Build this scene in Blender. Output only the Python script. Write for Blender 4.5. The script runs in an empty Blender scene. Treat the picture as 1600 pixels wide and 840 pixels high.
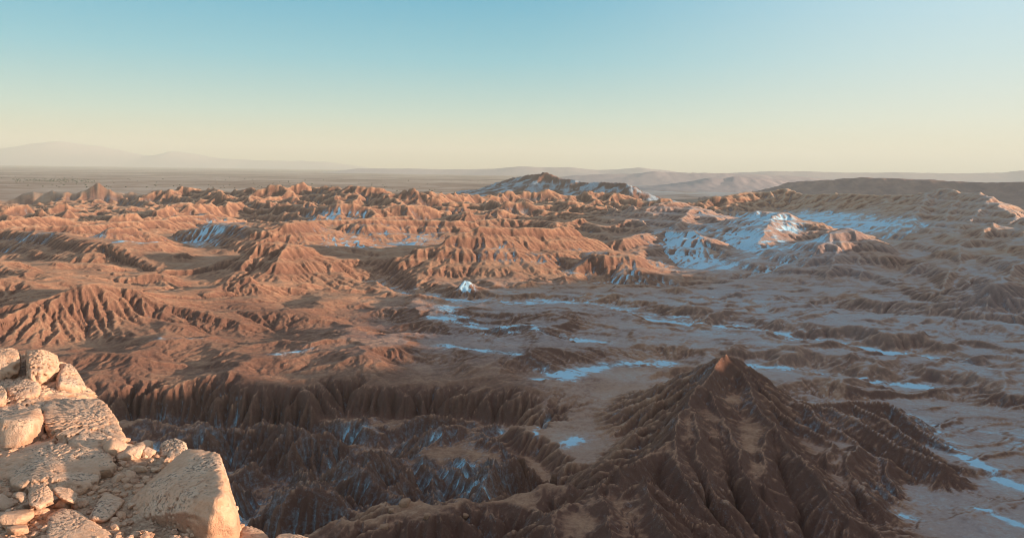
import bpy, bmesh, math, random
import numpy as np
from mathutils import Vector

SC = bpy.context.scene
rng = np.random.default_rng(7)
random.seed(7)

# ------------------------------------------------------------------ camera
F = 1244.0                      # focal length in photo pixels (photo 1600 x 840)
H = 110.0                       # eye height above the valley floor
PITCH = math.atan(155.4 / F)
ROLL = math.atan(0.0145)
_fw = np.array([0, math.cos(PITCH), -math.sin(PITCH)])
_r0 = np.array([1.0, 0, 0]); _u0 = np.cross(_r0, _fw)
_rt = math.cos(ROLL) * _r0 + math.sin(ROLL) * _u0
_up = -math.sin(ROLL) * _r0 + math.cos(ROLL) * _u0

cam_d = bpy.data.cameras.new('camera')
cam = bpy.data.objects.new('camera', cam_d)
SC.collection.objects.link(cam)
cam_d.sensor_width = 36.0
cam_d.lens = 36.0 * F / 1600.0
cam_d.clip_start = 0.1
cam_d.clip_end = 400000.0
M = [[_rt[i], _up[i], -_fw[i]] for i in range(3)]
from mathutils import Matrix
cam.matrix_world = Matrix([[M[0][0], M[0][1], M[0][2], 0], [M[1][0], M[1][1], M[1][2], 0], [M[2][0], M[2][1], M[2][2], H], [0, 0, 0, 1]])
SC.camera = cam

# ------------------------------------------------------------------ light
SUN_AZ, SUN_EL = 107.0, 7.2      # clockwise from the view direction (+Y)
sv = Vector((math.sin(math.radians(SUN_AZ)) * math.cos(math.radians(SUN_EL)),
             math.cos(math.radians(SUN_AZ)) * math.cos(math.radians(SUN_EL)), math.sin(math.radians(SUN_EL))))
sun_d = bpy.data.lights.new('sun', 'SUN')
sun_d.energy = 5.0
sun_d.angle = math.radians(0.55)
sun_d.color = (1.0, 0.765, 0.55)
sun = bpy.data.objects.new('sun', sun_d)
SC.collection.objects.link(sun)
sun.rotation_euler = sv.to_track_quat('Z', 'Y').to_euler()

world = bpy.data.worlds.new('World')
SC.world = world
world.use_nodes = True
wn = world.node_tree; wn.nodes.clear()
sky = wn.nodes.new('ShaderNodeTexSky')
sky.sky_type = 'NISHITA'
sky.sun_disc = False
sky.sun_elevation = math.radians(SUN_EL)
sky.sun_rotation = math.radians(SUN_AZ)
sky.altitude = 2400
sky.air_density = 1.0
sky.dust_density = 1.0
sky.ozone_density = 1.0
def _wm(op, x, y=None, clamp=False):
    n = wn.nodes.new('ShaderNodeMath'); n.operation = op; n.use_clamp = clamp
    for i, v in enumerate((x, y)):
        if v is None: continue
        if isinstance(v, (int, float)): n.inputs[i].default_value = v
        else: wn.links.new(v, n.inputs[i])
    return n.outputs[0]
def _wmix(f, a, b):
    n = wn.nodes.new('ShaderNodeMix'); n.data_type = 'RGBA'
    for i, v in ((0, f), (6, a), (7, b)):
        if isinstance(v, (int, float)): n.inputs[i].default_value = v
        elif isinstance(v, tuple): n.inputs[i].default_value = (*v, 1)
        else: wn.links.new(v, n.inputs[i])
    return n.outputs[2]
def _wramp(v, stops):
    n = wn.nodes.new('ShaderNodeValToRGB'); e = n.color_ramp.elements
    while len(e) < len(stops): e.new(0.5)
    for k, (p, c) in zip(e, stops): k.position = p; k.color = (*[((q / 255 + .055) / 1.055) ** 2.4 for q in c], 1)
    wn.links.new(v, n.inputs[0]); return n.outputs[0]
tc = wn.nodes.new('ShaderNodeTexCoord')
sx = wn.nodes.new('ShaderNodeSeparateXYZ'); wn.links.new(tc.outputs['Generated'], sx.inputs[0])
elev = _wm('ABSOLUTE', sx.outputs['Z'])                       # sine of the elevation
ev = _wm('POWER', elev, 0.5, True)
away = _wramp(ev, [(0.0, (210, 182, 120)), (0.14, (206, 200, 158)), (0.25, (160, 203, 196)), (0.36, (96, 186, 206)), (0.46, (30, 164, 200)), (0.7, (96, 160, 192)), (1.0, (168, 174, 190))])
toward = _wramp(ev, [(0.0, (236, 208, 150)), (0.14, (230, 218, 182)), (0.25, (214, 226, 214)), (0.36, (190, 222, 228)), (0.46, (172, 216, 236)), (0.7, (150, 184, 198)), (1.0, (168, 174, 190))])
hd = wn.nodes.new('ShaderNodeVectorMath'); hd.operation = 'DOT_PRODUCT'
nm = wn.nodes.new('ShaderNodeVectorMath'); nm.operation = 'NORMALIZE'
cb = wn.nodes.new('ShaderNodeCombineXYZ')
wn.links.new(sx.outputs['X'], cb.inputs[0]); wn.links.new(sx.outputs['Y'], cb.inputs[1])
wn.links.new(cb.outputs[0], nm.inputs[0]); wn.links.new(nm.outputs[0], hd.inputs[0])
hd.inputs[1].default_value = (math.sin(math.radians(SUN_AZ)), math.cos(math.radians(SUN_AZ)), 0)
mr = wn.nodes.new('ShaderNodeMapRange'); mr.interpolation_type = 'SMOOTHSTEP'
mr.inputs[1].default_value = -0.35; mr.inputs[2].default_value = 0.32
wn.links.new(hd.outputs['Value'], mr.inputs[0])
grad = _wmix(mr.outputs[0], away, toward)
sky_s = wn.nodes.new('ShaderNodeVectorMath'); sky_s.operation = 'SCALE'; sky_s.inputs['Scale'].default_value = 0.11
wn.links.new(sky.outputs[0], sky_s.inputs[0])
col = _wmix(0.86, sky_s.outputs[0], grad)
bg = wn.nodes.new('ShaderNodeBackground')
bg.inputs['Strength'].default_value = 0.43
wo = wn.nodes.new('ShaderNodeOutputWorld')
wn.links.new(col, bg.inputs[0])
wn.links.new(bg.outputs[0], wo.inputs[0])

SC.view_settings.view_transform = 'Standard'
SC.view_settings.look = 'None'
SC.view_settings.exposure = 1.42
SC.view_settings.gamma = 1.0
SC.render.engine = 'CYCLES'
SC.cycles.use_denoising = True
SC.cycles.pixel_filter_type = 'BLACKMAN_HARRIS'
SC.cycles.filter_width = 1.0
SC.cycles.max_bounces = 5
SC.cycles.diffuse_bounces = 3
SC.cycles.glossy_bounces = 1
SC.cycles.volume_bounces = 1

HAZE_DENSITY = 4.2e-5

# ------------------------------------------------------------------ helpers
def at(px, py, D):
    """World point on the ray of photo pixel (px, py) at ground depth y = D."""
    d = _rt * ((px - 800) / F) + _up * (-(py - 420) / F) + _fw
    return np.array([0, 0, H]) + d * (D / d[1])

def floor_at(px, py, z=0.0):
    d = _rt * ((px - 800) / F) + _up * (-(py - 420) / F) + _fw
    return np.array([0, 0, H]) + d * ((z - H) / d[2])

_T = np.random.default_rng(11)
_ang = _T.random(65536).astype(np.float32) * 6.2831853
_GX, _GY = np.cos(_ang), np.sin(_ang)
_RX, _RY = _T.random(65536).astype(np.float32), _T.random(65536).astype(np.float32)

def _hash(ix, iy, seed):
    return ((ix * 73 + iy * 9973 + seed * 7919) ^ ((ix * 1619) >> 3) ^ ((iy * 31337) >> 2)) & 65535

def perlin(x, y, seed=0):
    x = np.asarray(x, np.float32); y = np.asarray(y, np.float32)
    xf = np.floor(x); yf = np.floor(y)
    ix = xf.astype(np.int32); iy = yf.astype(np.int32)
    fx = x - xf; fy = y - yf
    u = fx * fx * fx * (fx * (fx * 6 - 15) + 10); v = fy * fy * fy * (fy * (fy * 6 - 15) + 10)
    def g(dx, dy):
        h = _hash(ix + dx, iy + dy, seed)
        return _GX[h] * (fx - dx) + _GY[h] * (fy - dy)
    a = g(0, 0); b = g(1, 0); c = g(0, 1); d = g(1, 1)
    a = a + (b - a) * u; c = c + (d - c) * u
    return (a + (c - a) * v) * 1.5

def fbm(x, y, seed=0, n=4, gain=0.5):
    s = 0; a = 1; t = 0
    for i in range(n):
        s = s + a * perlin(x, y, seed + i * 17); t += a
        x = x * 2.03 + 5.1; y = y * 2.03 - 3.7; a *= gain
    return s / t

def ridged(x, y, seed=0, n=4, gain=0.5):
    s = 0; a = 1; t = 0; w = 1
    for i in range(n):
        v = 1 - np.abs(perlin(x, y, seed + i * 13)) * 1.6
        v = np.clip(v, 0, 1); v = v * v * w
        s = s + a * v; t += a; w = np.clip(v * 1.6, 0, 1)
        x = x * 2.1 + 1.7; y = y * 2.1 + 9.2; a *= gain
    return s / t

def sstep(a, b, x):
    t = np.clip((x - a) / (b - a), 0, 1)
    return t * t * (3 - 2 * t)

def smax(a, b, k):
    h = np.clip(0.5 + 0.5 * (a - b) / k, 0, 1)
    return b + (a - b) * h + k * h * (1 - h)

def smin(a, b, k):
    return -smax(-a, -b, k)

def seg_dist(x, y, p, q):
    vx, vy = q[0] - p[0], q[1] - p[1]
    L = vx * vx + vy * vy + 1e-9
    t = np.clip(((x - p[0]) * vx + (y - p[1]) * vy) / L, 0, 1)
    dx = x - (p[0] + t * vx); dy = y - (p[1] + t * vy)
    side = vx * dy - vy * dx           # >0: left of p->q
    return np.sqrt(dx * dx + dy * dy), t, side

def line_dist(x, y, pts):
    d = None
    for p, q in zip(pts[:-1], pts[1:]):
        e, t, s = seg_dist(x, y, p, q)
        d = e if d is None else np.minimum(d, e)
    return d

def inside(x, y, poly):
    c = np.zeros(x.shape, bool)
    n = len(poly)
    for i in range(n):
        x0, y0 = poly[i][:2]; x1, y1 = poly[(i + 1) % n][:2]
        if y0 == y1: continue
        c ^= ((y0 > y) != (y1 > y)) & (x < (x1 - x0) * (y - y0) / (y1 - y0) + x0)
    return c

def poly_sd(x, y, poly):
    d = line_dist(x, y, list(poly) + [poly[0]])
    return np.where(inside(x, y, poly), d, -d)

def blur(a, n=1):
    for _ in range(n):
        b = np.pad(a, 1, mode='edge')
        a = (b[:-2, 1:-1] + b[2:, 1:-1] + b[1:-1, :-2] + b[1:-1, 2:] + 2 * b[1:-1, 1:-1]) / 6
    return a

def phacelle(x, y, sx, sy, seed):
    """Blended cell stripes whose phase runs along the unit direction (sx, sy): gullies that follow the slope."""
    xf = np.floor(x); yf = np.floor(y)
    ix = xf.astype(np.int32); iy = yf.astype(np.int32)
    fx = x - xf; fy = y - yf
    c = np.zeros_like(x); s = np.zeros_like(x); w = np.zeros_like(x)
    for i in (-1, 0, 1, 2):
        for j in (-1, 0, 1, 2):
            h = _hash(ix + i, iy + j, seed)
            vx = fx - i - 0.5 + (_RX[h] - 0.5) * 0.9
            vy = fy - j - 0.5 + (_RY[h] - 0.5) * 0.9
            k = np.maximum(np.exp(-2 * (vx * vx + vy * vy)) - 0.0111, 0)
            ph = (vx * sx + vy * sy) * 6.2831853
            c += np.cos(ph) * k; s += np.sin(ph) * k; w += k
    c /= w + 1e-6; s /= w + 1e-6
    m = np.maximum(np.sqrt(c * c + s * s), 0.45)
    return c / m, s / m

# ------------------------------------------------------------------ ridge tables: crest (photo x, y, depth m)
RIDGES = []
def R(pts, front=34, back=34, zf=0.0, rad=0.0, k=2.5, lin=0.0):
    """A crest line; front = slope angle on the right-hand side of the line walking along it, back = other side."""
    P = [at(*p) for p in pts]
    RIDGES.append((P, math.tan(math.radians(front)), math.tan(math.radians(back)), zf, rad, k, lin))
def dz(px, py, z):
    """Depth at which the ray of a photo pixel passes height z."""
    return float(floor_at(px, py, z)[1])
def RZ(pts, *a, **k):
    R([(px, py, dz(px, py, z)) for px, py, z in pts], *a, **k)
def RW(P, front=34, back=34, zf=0.0, rad=0.0, k=2.5, lin=0.0):
    RIDGES.append(([np.array(p, float) for p in P], math.tan(math.radians(front)), math.tan(math.radians(back)), zf, rad, k, lin))

#RIDGE_TABLE
# --- far skyline, left: broken red badlands
R([(-80, 300, 2150), (21, 305, 2150), (71, 289, 2250), (95, 296, 2200), (118, 300, 2150), (150, 287, 2200), (171, 286, 2250), (203, 293, 2250), (228, 296, 2200),
   (257, 300, 2150), (286, 291, 2200), (311, 296, 2200), (343, 296, 2150), (375, 298, 2150), (403, 295, 2050), (425, 287, 2050), (446, 290, 2050), (478, 286, 2100), (500, 291, 2100), (525, 294, 2050)], 31, 28, 4, k=5)
R([(520, 294, 2050), (556, 289, 2000), (584, 292, 2000), (602, 295, 1980), (616, 303, 1980), (641, 292, 1950), (663, 302, 1950), (673, 296, 2000), (690, 304, 2050), (720, 303, 2150), (760, 305, 2200), (820, 297, 2300), (870, 297, 2300), (930, 300, 2350), (980, 305, 2350), (1040, 309, 2300)], 30, 26, 8, k=6)
for p in [(25, 318, 1600), (96, 316, 1650), (125, 311, 1900), (175, 320, 1620), (200, 318, 1640), (225, 318, 1640), (285, 312, 1720), (348, 300, 1950), (60, 330, 1450), (20, 331, 1430), (105, 326, 1500), (388, 300, 1900), (415, 303, 1880), (460, 303, 1850)]:
    a = at(*p); RW([a + [-26, 18, -9], a, a + [24, -20, -12]], 33, 33, 4, k=3)
# second cliff band
RZ([(-60, 349, 24), (0, 346, 24), (71, 339, 24), (143, 337, 24), (214, 334, 25), (250, 328, 28), (321, 320, 32), (403, 314, 34), (440, 320, 32)], 42, 20, 0, k=2)
R([(430, 316, 1650), (480, 318, 1600), (520, 319, 1560), (573, 320, 1560), (609, 317, 1580), (637, 318, 1600), (663, 316, 1620), (691, 319, 1650), (720, 323, 1650), (748, 330, 1600)], 40, 18, 0, k=3)
R([(730, 331, 1480), (784, 327, 1520), (826, 331, 1500), (856, 335, 1480), (874, 346, 1420)], 36, 20, 0, k=3)
R([(700, 318, 1900), (760, 312, 1950), (800, 316, 1850), (850, 312, 1900), (905, 314, 1900), (960, 318, 1850), (1010, 322, 1750)], 34, 26, 4, k=3)
R([(880, 330, 1650), (930, 326, 1650), (990, 326, 1600), (1030, 334, 1500)], 34, 26, 4, k=3)
RZ([(-60, 364, 21), (54, 361, 21), (125, 360, 21), (178, 350, 24), (250, 346, 24), (286, 337, 28), (328, 334, 28), (345, 340, 20)], 38, 16, 0, rad=3, k=2)
RZ([(-100, 370, 17), (-30, 371, 20), (40, 372, 23), (100, 374, 27), (150, 383, 26)], 36, 14, 0, rad=3, k=2)
# mid mesas
R([(150, 387, 880), (171, 367, 905), (200, 361, 925), (228, 370, 930), (240, 388, 920)], 38, 30, 0, rad=6)
R([(262, 384, 1060), (300, 362, 1020), (339, 364, 1010), (378, 359, 985), (412, 366, 950)], 35, 24, 0, rad=3)
R([(412, 370, 930), (450, 357, 950), (489, 353, 1010), (500, 364, 1000), (523, 378, 980)], 34, 26, 0, rad=5)
R([(527, 378, 1130), (566, 351, 1140), (645, 350, 1190), (706, 352, 1200), (740, 352, 1220)], 33, 22, 0, rad=4)
R([(690, 356, 1240), (763, 347, 1270), (777, 343, 1290), (841, 348, 1290), (877, 350, 1260), (906, 345, 1290), (931, 354, 1260), (952, 372, 1180)], 30, 22, 0, rad=4)
RZ([(150, 398, 14), (120, 404, 12), (60, 408, 8), (0, 408, 6)], 26, 18, 0, k=3)
RZ([(240, 386, 22), (262, 390, 16), (290, 396, 12)], 28, 22, 0, k=3)
RZ([(330, 350, 16), (390, 348, 20), (440, 350, 20), (500, 347, 22), (560, 343, 24), (640, 338, 26)], 24, 16, 0, rad=3, k=3)
RZ([(410, 405, 16), (470, 400, 14), (530, 396, 14), (590, 398, 12), (640, 393, 12)], 18, 16, 0, rad=4, k=4)
RZ([(600, 418, 10), (560, 408, 12), (520, 402, 12)], 16, 16, 0, rad=4, k=4)
RZ([(966, 380, 26), (1000, 372, 28), (1040, 366, 30), (1085, 372, 30)], 30, 22, 0, k=3)
RZ([(930, 400, 20), (970, 408, 16), (1010, 412, 12), (1050, 420, 8)], 26, 22, 0, k=2)
# left main ridge with spurs
R([(276, 434, 745), (307, 428, 740), (335, 421, 740), (357, 414, 742), (382, 405, 745), (403, 396, 750), (435, 387, 756), (460, 389, 762), (478, 403, 765), (496, 406, 762), (514, 411, 760), (535, 418, 765), (556, 428, 775), (586, 446, 790)], 34, 24, 0)
R([(450, 389, 757), (430, 418, 715), (405, 445, 690)], 33, 33, 0)
R([(403, 396, 750), (375, 424, 715), (352, 446, 695)], 33, 33, 0)
R([(478, 403, 764), (474, 425, 735), (468, 447, 712)], 33, 33, 0)
R([(514, 411, 760), (518, 432, 735), (520, 449, 715)], 33, 33, 0)
R([(180, 430, 770), (214, 421, 775), (250, 411, 785), (286, 407, 790), (303, 414, 785), (318, 427, 775)], 28, 24, 0, rad=3)
R([(66, 440, 690), (89, 418, 705), (107, 423, 710), (143, 416, 725), (160, 428, 722), (198, 444, 715)], 32, 24, 0, rad=3)
R([(166, 447, 660), (214, 443, 665), (243, 437, 672), (268, 442, 672)], 36, 28, 0, rad=2)
R([(232, 453, 640), (230, 472, 610)], 38, 38, 0)
R([(253, 446, 648), (262, 470, 618)], 36, 36, 0)
R([(332, 463, 620), (357, 452, 622), (393, 446, 628), (428, 457, 632), (448, 470, 636)], 34, 24, 0, rad=2)
for p in [(486, 448, 668), (478, 452, 660), (536, 452, 668), (551, 455, 660), (580, 455, 665), (519, 458, 655)]:
    a = at(*p); RW([a + [-3, 0, -.6], a, a + [3, 1, -.8]], 36, 36, 0, k=1)
for p in [(612, 466, 640), (655, 470, 622), (672, 474, 618), (571, 488, 590), (600, 490, 585), (640, 484, 600), (305, 480, 585), (420, 512, 545), (380, 560, 480)]:
    a = at(*p); RW([a + [-6, -1, -1.2], a, a + [7, 2, -1.6]], 24, 24, 0, k=2)
# left lit foreground hill
R([(-60, 415, 640), (0, 422, 640), (40, 437, 620), (71, 446, 600), (110, 456, 585), (160, 464, 575), (215, 490, 540)], 15, 16, 0, rad=10, k=4)
R([(-40, 500, 470), (4, 493, 482), (64, 493, 486), (93, 478, 500), (153, 464, 520), (178, 464, 528), (200, 475, 525), (228, 486, 520), (256, 498, 515)], 30, 14, 0, rad=2)
R([(-60, 452, 560), (0, 452, 560), (40, 458, 560), (70, 470, 545)], 18, 16, 0, rad=8, k=4)
# centre main ridge
R([(600, 430, 765), (652, 403, 790), (698, 389, 805), (720, 377, 820), (748, 368, 835), (777, 364, 850), (816, 366, 865), (859, 368, 880), (873, 362, 900), (898, 368, 910), (913, 378, 915), (941, 389, 925), (966, 396, 935), (1005, 398, 950)], 30, 26, 0, rad=2)
R([(748, 368, 835), (715, 400, 795), (660, 430, 765)], 30, 30, 0)
R([(898, 368, 910), (905, 395, 870), (900, 415, 840)], 30, 30, 0)
R([(868, 430, 770), (898, 418, 785), (927, 409, 800), (955, 410, 805), (991, 410, 805), (1015, 422, 800)], 28, 24, 0, rad=2)
R([(691, 466, 655), (716, 453, 662), (727, 446, 668), (741, 456, 670), (749, 467, 672)], 34, 34, 0, k=1)
for p in [(885, 440, 720), (855, 445, 715), (830, 448, 705), (870, 455, 690), (800, 468, 655), (845, 470, 650)]:
    a = at(*p); RW([a + [-9, 1, -2], a, a + [9, 2, -2.5]], 24, 24, 0, k=2)
# right: salt hill, basin, rim hill
R([(1030, 318, 1380), (1058, 313, 1400), (1079, 321, 1380), (1097, 332, 1330), (1120, 345, 1250), (1143, 358, 1170), (1158, 343, 1160), (1183, 337, 1160), (1215, 336, 1150), (1240, 346, 1130), (1254, 354, 1110), (1292, 366, 1070)], 20, 22, 0, rad=3, k=5)
R([(960, 352, 1250), (990, 345, 1270), (1010, 352, 1240), (1030, 375, 1120)], 30, 24, 0)
R([(1079, 321, 1380), (1060, 355, 1180), (1035, 400, 960)], 18, 18, 0, k=4)
R([(1143, 358, 1165), (1115, 385, 1020), (1090, 415, 900)], 20, 20, 0, k=4)
R([(1215, 336, 1150), (1190, 375, 1000), (1175, 415, 880)], 19, 19, 0, k=4)
R([(1030, 322, 1750), (1090, 316, 1800), (1122, 304, 1850), (1165, 296, 1900), (1194, 298, 1900), (1226, 293, 1900), (1254, 302, 1850), (1320, 301, 1750), (1380, 304, 1650), (1426, 303, 1560), (1451, 297, 1520), (1479, 293, 1480), (1504, 301, 1430), (1529, 300, 1380), (1547, 311, 1300), (1569, 325, 1220), (1586, 339, 1150), (1592, 353, 1090)], 26, 26, 10, rad=2, k=6)
R([(1592, 353, 981), (1572, 363, 936), (1558, 357, 918), (1548, 354, 909), (1540, 364, 891), (1529, 377, 864), (1494, 393, 837), (1472, 400, 814), (1458, 411, 792), (1420, 428, 747), (1400, 445, 711)], 26, 27, 0, rad=1, k=4)
R([(1640, 340, 979), (1600, 372, 854), (1570, 400, 765), (1530, 440, 676), (1500, 468, 614)], 24, 24, 0, rad=2, k=4)
R([(1680, 360, 801), (1640, 395, 712), (1590, 430, 641), (1545, 470, 583)], 24, 24, 0, rad=2, k=4)
R([(1494, 393, 828), (1500, 425, 712), (1470, 455, 641)], 25, 25, 0, rad=1, k=3)
for q in [[(1451, 297, 1520), (1440, 320, 1380), (1420, 345, 1230)], [(1504, 301, 1430), (1480, 335, 1270), (1450, 365, 1130)], [(1547, 311, 1300), (1515, 345, 1170), (1480, 372, 1060)], [(1380, 304, 1650), (1385, 318, 1540)], [(1586, 339, 1150), (1560, 375, 1000)],
          [(1600, 372, 960), (1620, 420, 830), (1600, 465, 720)], [(1570, 400, 860), (1570, 440, 760), (1560, 480, 670)], [(1420, 428, 830), (1440, 460, 730)], [(1458, 411, 880), (1430, 432, 800), (1420, 470, 690)]]:
    R(q, 26, 26, 0, k=4)
R([(1288, 373, 860), (1319, 364, 880), (1336, 375, 885), (1361, 384, 890), (1379, 393, 890), (1415, 402, 890), (1460, 410, 885)], 28, 26, 0, rad=1, k=3)
for a, b in [((1319, 364, 880), (1285, 450, 735)), ((1336, 375, 885), (1345, 452, 730)), ((1379, 393, 890), (1405, 465, 705)), ((1300, 370, 865), (1240, 430, 775))]:
    m = ((a[0] + b[0]) / 2 + 4, (a[1] + b[1]) / 2, (a[2] + b[2]) / 2)
    R([a, m, b], 28, 28, 0, k=3)
# scattered dark mounds on the right floor
for p, s in [((965, 503, 585), 9), ((935, 520, 545), 8), ((985, 522, 550), 7), ((890, 545, 500), 9), ((840, 552, 490), 10), ((905, 548, 498), 6), ((1080, 535, 520), 9), ((1060, 545, 505), 7), ((1100, 527, 535), 6), ((1180, 480, 640), 10), ((1220, 475, 650), 9), ((1150, 465, 670), 12), ((1100, 470, 660), 12), ((1060, 460, 680), 10),
             ((1380, 580, 430), 7), ((1460, 582, 432), 6), ((1430, 590, 420), 9), ((1030, 480, 635), 9), ((860, 575, 450), 9), ((780, 560, 470), 9), ((815, 580, 445), 7)]:
    a = at(*p); RW([a + [-s, -2, -2.2], a, a + [s * .8, 2, -2.6]], 26, 24, 0, k=2)
# hogback and curved low ridge, left centre
R([(500, 573, 448), (520, 566, 455), (590, 548, 472), (650, 538, 482), (688, 540, 485), (720, 552, 478)], 32, 22, 0, k=2)
R([(419, 603, 408), (439, 586, 425), (492, 581, 432), (524, 567, 450)], 28, 20, 0, k=2)
R([(560, 585, 425), (600, 578, 430), (640, 575, 440), (700, 572, 445), (760, 580, 440)], 28, 20, 0, k=2)
R([(540, 600, 405), (600, 592, 412), (680, 590, 415), (760, 600, 405), (800, 612, 395)], 26, 20, 0, k=2)
# main near peak, right of centre
R([(1132, 545, 333), (1118, 561, 324), (1106, 577, 314), (1098, 600, 300), (1082, 616, 290), (1070, 632, 278), (1058, 648, 268), (1049, 670, 258), (1033, 692, 248), (1017, 701, 240), (997, 709, 232), (969, 708, 226)], 43, 47, 0, k=1.5, lin=.9)
R([(1132, 547, 335), (1150, 551, 338), (1174, 577, 335), (1203, 601, 330), (1243, 615, 330), (1284, 624, 332), (1330, 618, 345), (1384, 622, 350), (1440, 652, 335), (1490, 690, 315)], 36, 34, 0, k=2, lin=.6)
R([(1098, 618, 340), (1070, 622, 346)], 18, 20, 0, rad=2, k=4)
for q in [[(1150, 558, 336), (1205, 650, 285), (1260, 720, 250), (1300, 770, 232)],
          [(1174, 577, 334), (1215, 625, 308), (1270, 665, 292), (1310, 715, 272), (1360, 735, 268), (1430, 795, 252)],
          [(1243, 615, 329), (1290, 652, 308), (1340, 680, 296), (1400, 722, 282), (1450, 742, 277), (1530, 788, 261)],
          [(1106, 584, 314), (1140, 665, 270), (1170, 730, 242), (1190, 772, 230)],
          [(1082, 616, 289), (1090, 690, 250), (1110, 760, 228)],
          [(1284, 624, 331), (1380, 670, 300), (1470, 715, 280)],
          [(1049, 670, 257), (1062, 730, 232), (1085, 775, 220)],
          [(1205, 650, 285), (1195, 700, 258), (1203, 745, 240)],
          [(1330, 620, 344), (1400, 660, 318), (1450, 690, 302), (1500, 725, 290)], [(1384, 622, 349), (1450, 668, 322), (1530, 720, 298)], [(1270, 665, 292), (1300, 690, 280), (1290, 740, 260)], [(1384, 700, 287), (1400, 760, 262)],
          [(1340, 680, 290), (1330, 720, 266), (1360, 770, 246)]]:
    a0, a1 = q[0], q[1]; st = tuple(u + .16 * (v - u) for u, v in zip(a0, a1))
    R([st] + q[1:], 36, 36, -1, k=1.5, lin=.75)
R([(1154, 777, 236), (1174, 759, 241), (1203, 745, 247), (1223, 755, 247), (1245, 777, 242)], 36, 30, 0, k=2)
for p, s in [((985, 703, 230), 1.4), ((967, 706, 228), 1.6), ((1008, 704, 234), 1.2), ((975, 712, 224), 1.2)]:
    a = at(*p); RW([a + [-s, 0, -1.2], a, a + [s, .5, -1]], 66, 66, 0, k=.6)
# near crest at the bottom
R([(620, 850, 138), (690, 838, 141), (750, 824, 144), (823, 812, 147), (863, 779, 155), (888, 759, 162), (928, 739, 166), (952, 735, 166), (964, 747, 164), (989, 739, 165), (1005, 731, 165), (1029, 743, 163), (1058, 767, 160), (1090, 803, 155), (1120, 832, 150), (1160, 870, 144)], 44, 40, -10, lin=.6)
R([(1005, 731, 165), (1030, 790, 149), (1050, 850, 136)], 40, 40, -10, lin=.4)
R([(928, 739, 166), (940, 800, 144), (950, 860, 132)], 40, 40, -10, lin=.4)
R([(863, 779, 155), (850, 840, 138)], 40, 40, -10, lin=.4)
# plateau spur behind the near crest
R([(470, 850, 178), (560, 812, 184), (640, 795, 188), (720, 790, 190), (800, 785, 194), (870, 762, 202)], 38, 46, -22, rad=7, k=2)
for p, s in [((690, 772, 200), 5), ((640, 770, 200), 3), ((720, 778, 195), 6), ((790, 765, 205), 6), ((700, 798, 186), 5), ((600, 775, 196), 3)]:
    a = at(*p); RW([a + [-s, -1, -1.5], a, a + [s, 1, -2]], 34, 34, 0, k=1.2)
# small ridge at the lower right edge
R([(1140, 812, 226), (1190, 807, 227), (1223, 812, 227), (1255, 809, 228), (1284, 815, 227), (1312, 812, 228), (1352, 811, 229), (1377, 823, 226), (1392, 842, 220)], 42, 20, 0, k=1.5)
# the plateau the picture is taken from, and the unseen escarpment out of the frame to the right, heights shaped for its shadow
RW([(-500, -260, 100), (-200, -120, 104), (-40, -26, 105), (60, -30, 106), (150, -60, 100), (330, 40, 97), (470, 240, 82), (550, 440, 94), (640, 610, 84), (710, 710, 58), (860, 860, 38)], 20, 58, -45, k=8)
#RIDGE_TABLE_END

CANYON = [floor_at(*p)[:2] for p in [(40, 640), (174, 633), (230, 624), (283, 622), (330, 626), (364, 625), (411, 622), (470, 626), (492, 628), (540, 621), (617, 620), (657, 624), (694, 627), (750, 628), (800, 640), (822, 655), (800, 668), (815, 690), (880, 705), (905, 735), (900, 765), (860, 800)]] + [np.array((-5, 205)), np.array((-60, 190)), np.array((-120, 180)), np.array((-230, 200)), np.array((-260, 330))]

TRUNK = [floor_at(px, py, -18)[:2] for px, py in [(380, 800), (450, 770), (560, 745), (640, 715), (740, 705), (830, 690)]]
CHANNELS = [[floor_at(px, py)[:2] for px, py in c] for c in [
    [(585, 444), (640, 458), (690, 472), (760, 480), (850, 476), (950, 482), (1000, 492)], [(680, 512), (740, 521), (790, 530), (850, 541), (930, 545)],
    [(940, 486), (1000, 497), (1060, 507), (1150, 513), (1250, 531), (1350, 546), (1450, 558), (1530, 571)], [(1170, 570), (1232, 574), (1290, 585), (1350, 591), (1455, 601)],
    [(850, 602), (900, 590), (960, 578), (1040, 567)], [(1400, 640), (1480, 698), (1540, 735), (1620, 762)], [(900, 440), (960, 450), (1010, 452), (1100, 450)], [(1250, 480), (1400, 500), (1600, 520)]]]
TRUNK2 = [floor_at(px, py, -18)[:2] for px, py in [(200, 690), (300, 690), (420, 700), (520, 715), (600, 730)]]
TRUNK3 = [floor_at(px, py, -18)[:2] for px, py in [(240, 760), (360, 745), (450, 770)]] + [np.array((-75, 215))]

def near_rock(x, y):
    d = np.full(x.shape, 1e6, np.float32)
    C = [(95, 335), (60, 280), (38, 232)]
    for p, q in zip(C[:-1], C[1:]):
        e, t, sd = seg_dist(x, y, p, q)
        d = np.minimum(d, np.where(sd < 0, np.maximum(e - 6, 0) * 3.2 + 6, e))
    d = np.minimum(d, 0.62 * np.minimum.reduce([line_dist(x, y, c) for c in ([(95, 335), (120, 285), (120, 235)], [(110, 335), (165, 285), (185, 245)], [(160, 328), (190, 290), (250, 262)], [(150, 330), (210, 335), (230, 290)])]))
    d = np.minimum(d, line_dist(x, y, [(44, 150), (29, 165), (18, 165), (3, 148), (-30, 136)]) - 8)
    return sstep(50, 26, d + 9 * fbm(x / 40, y / 40, 311, 2))

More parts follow.
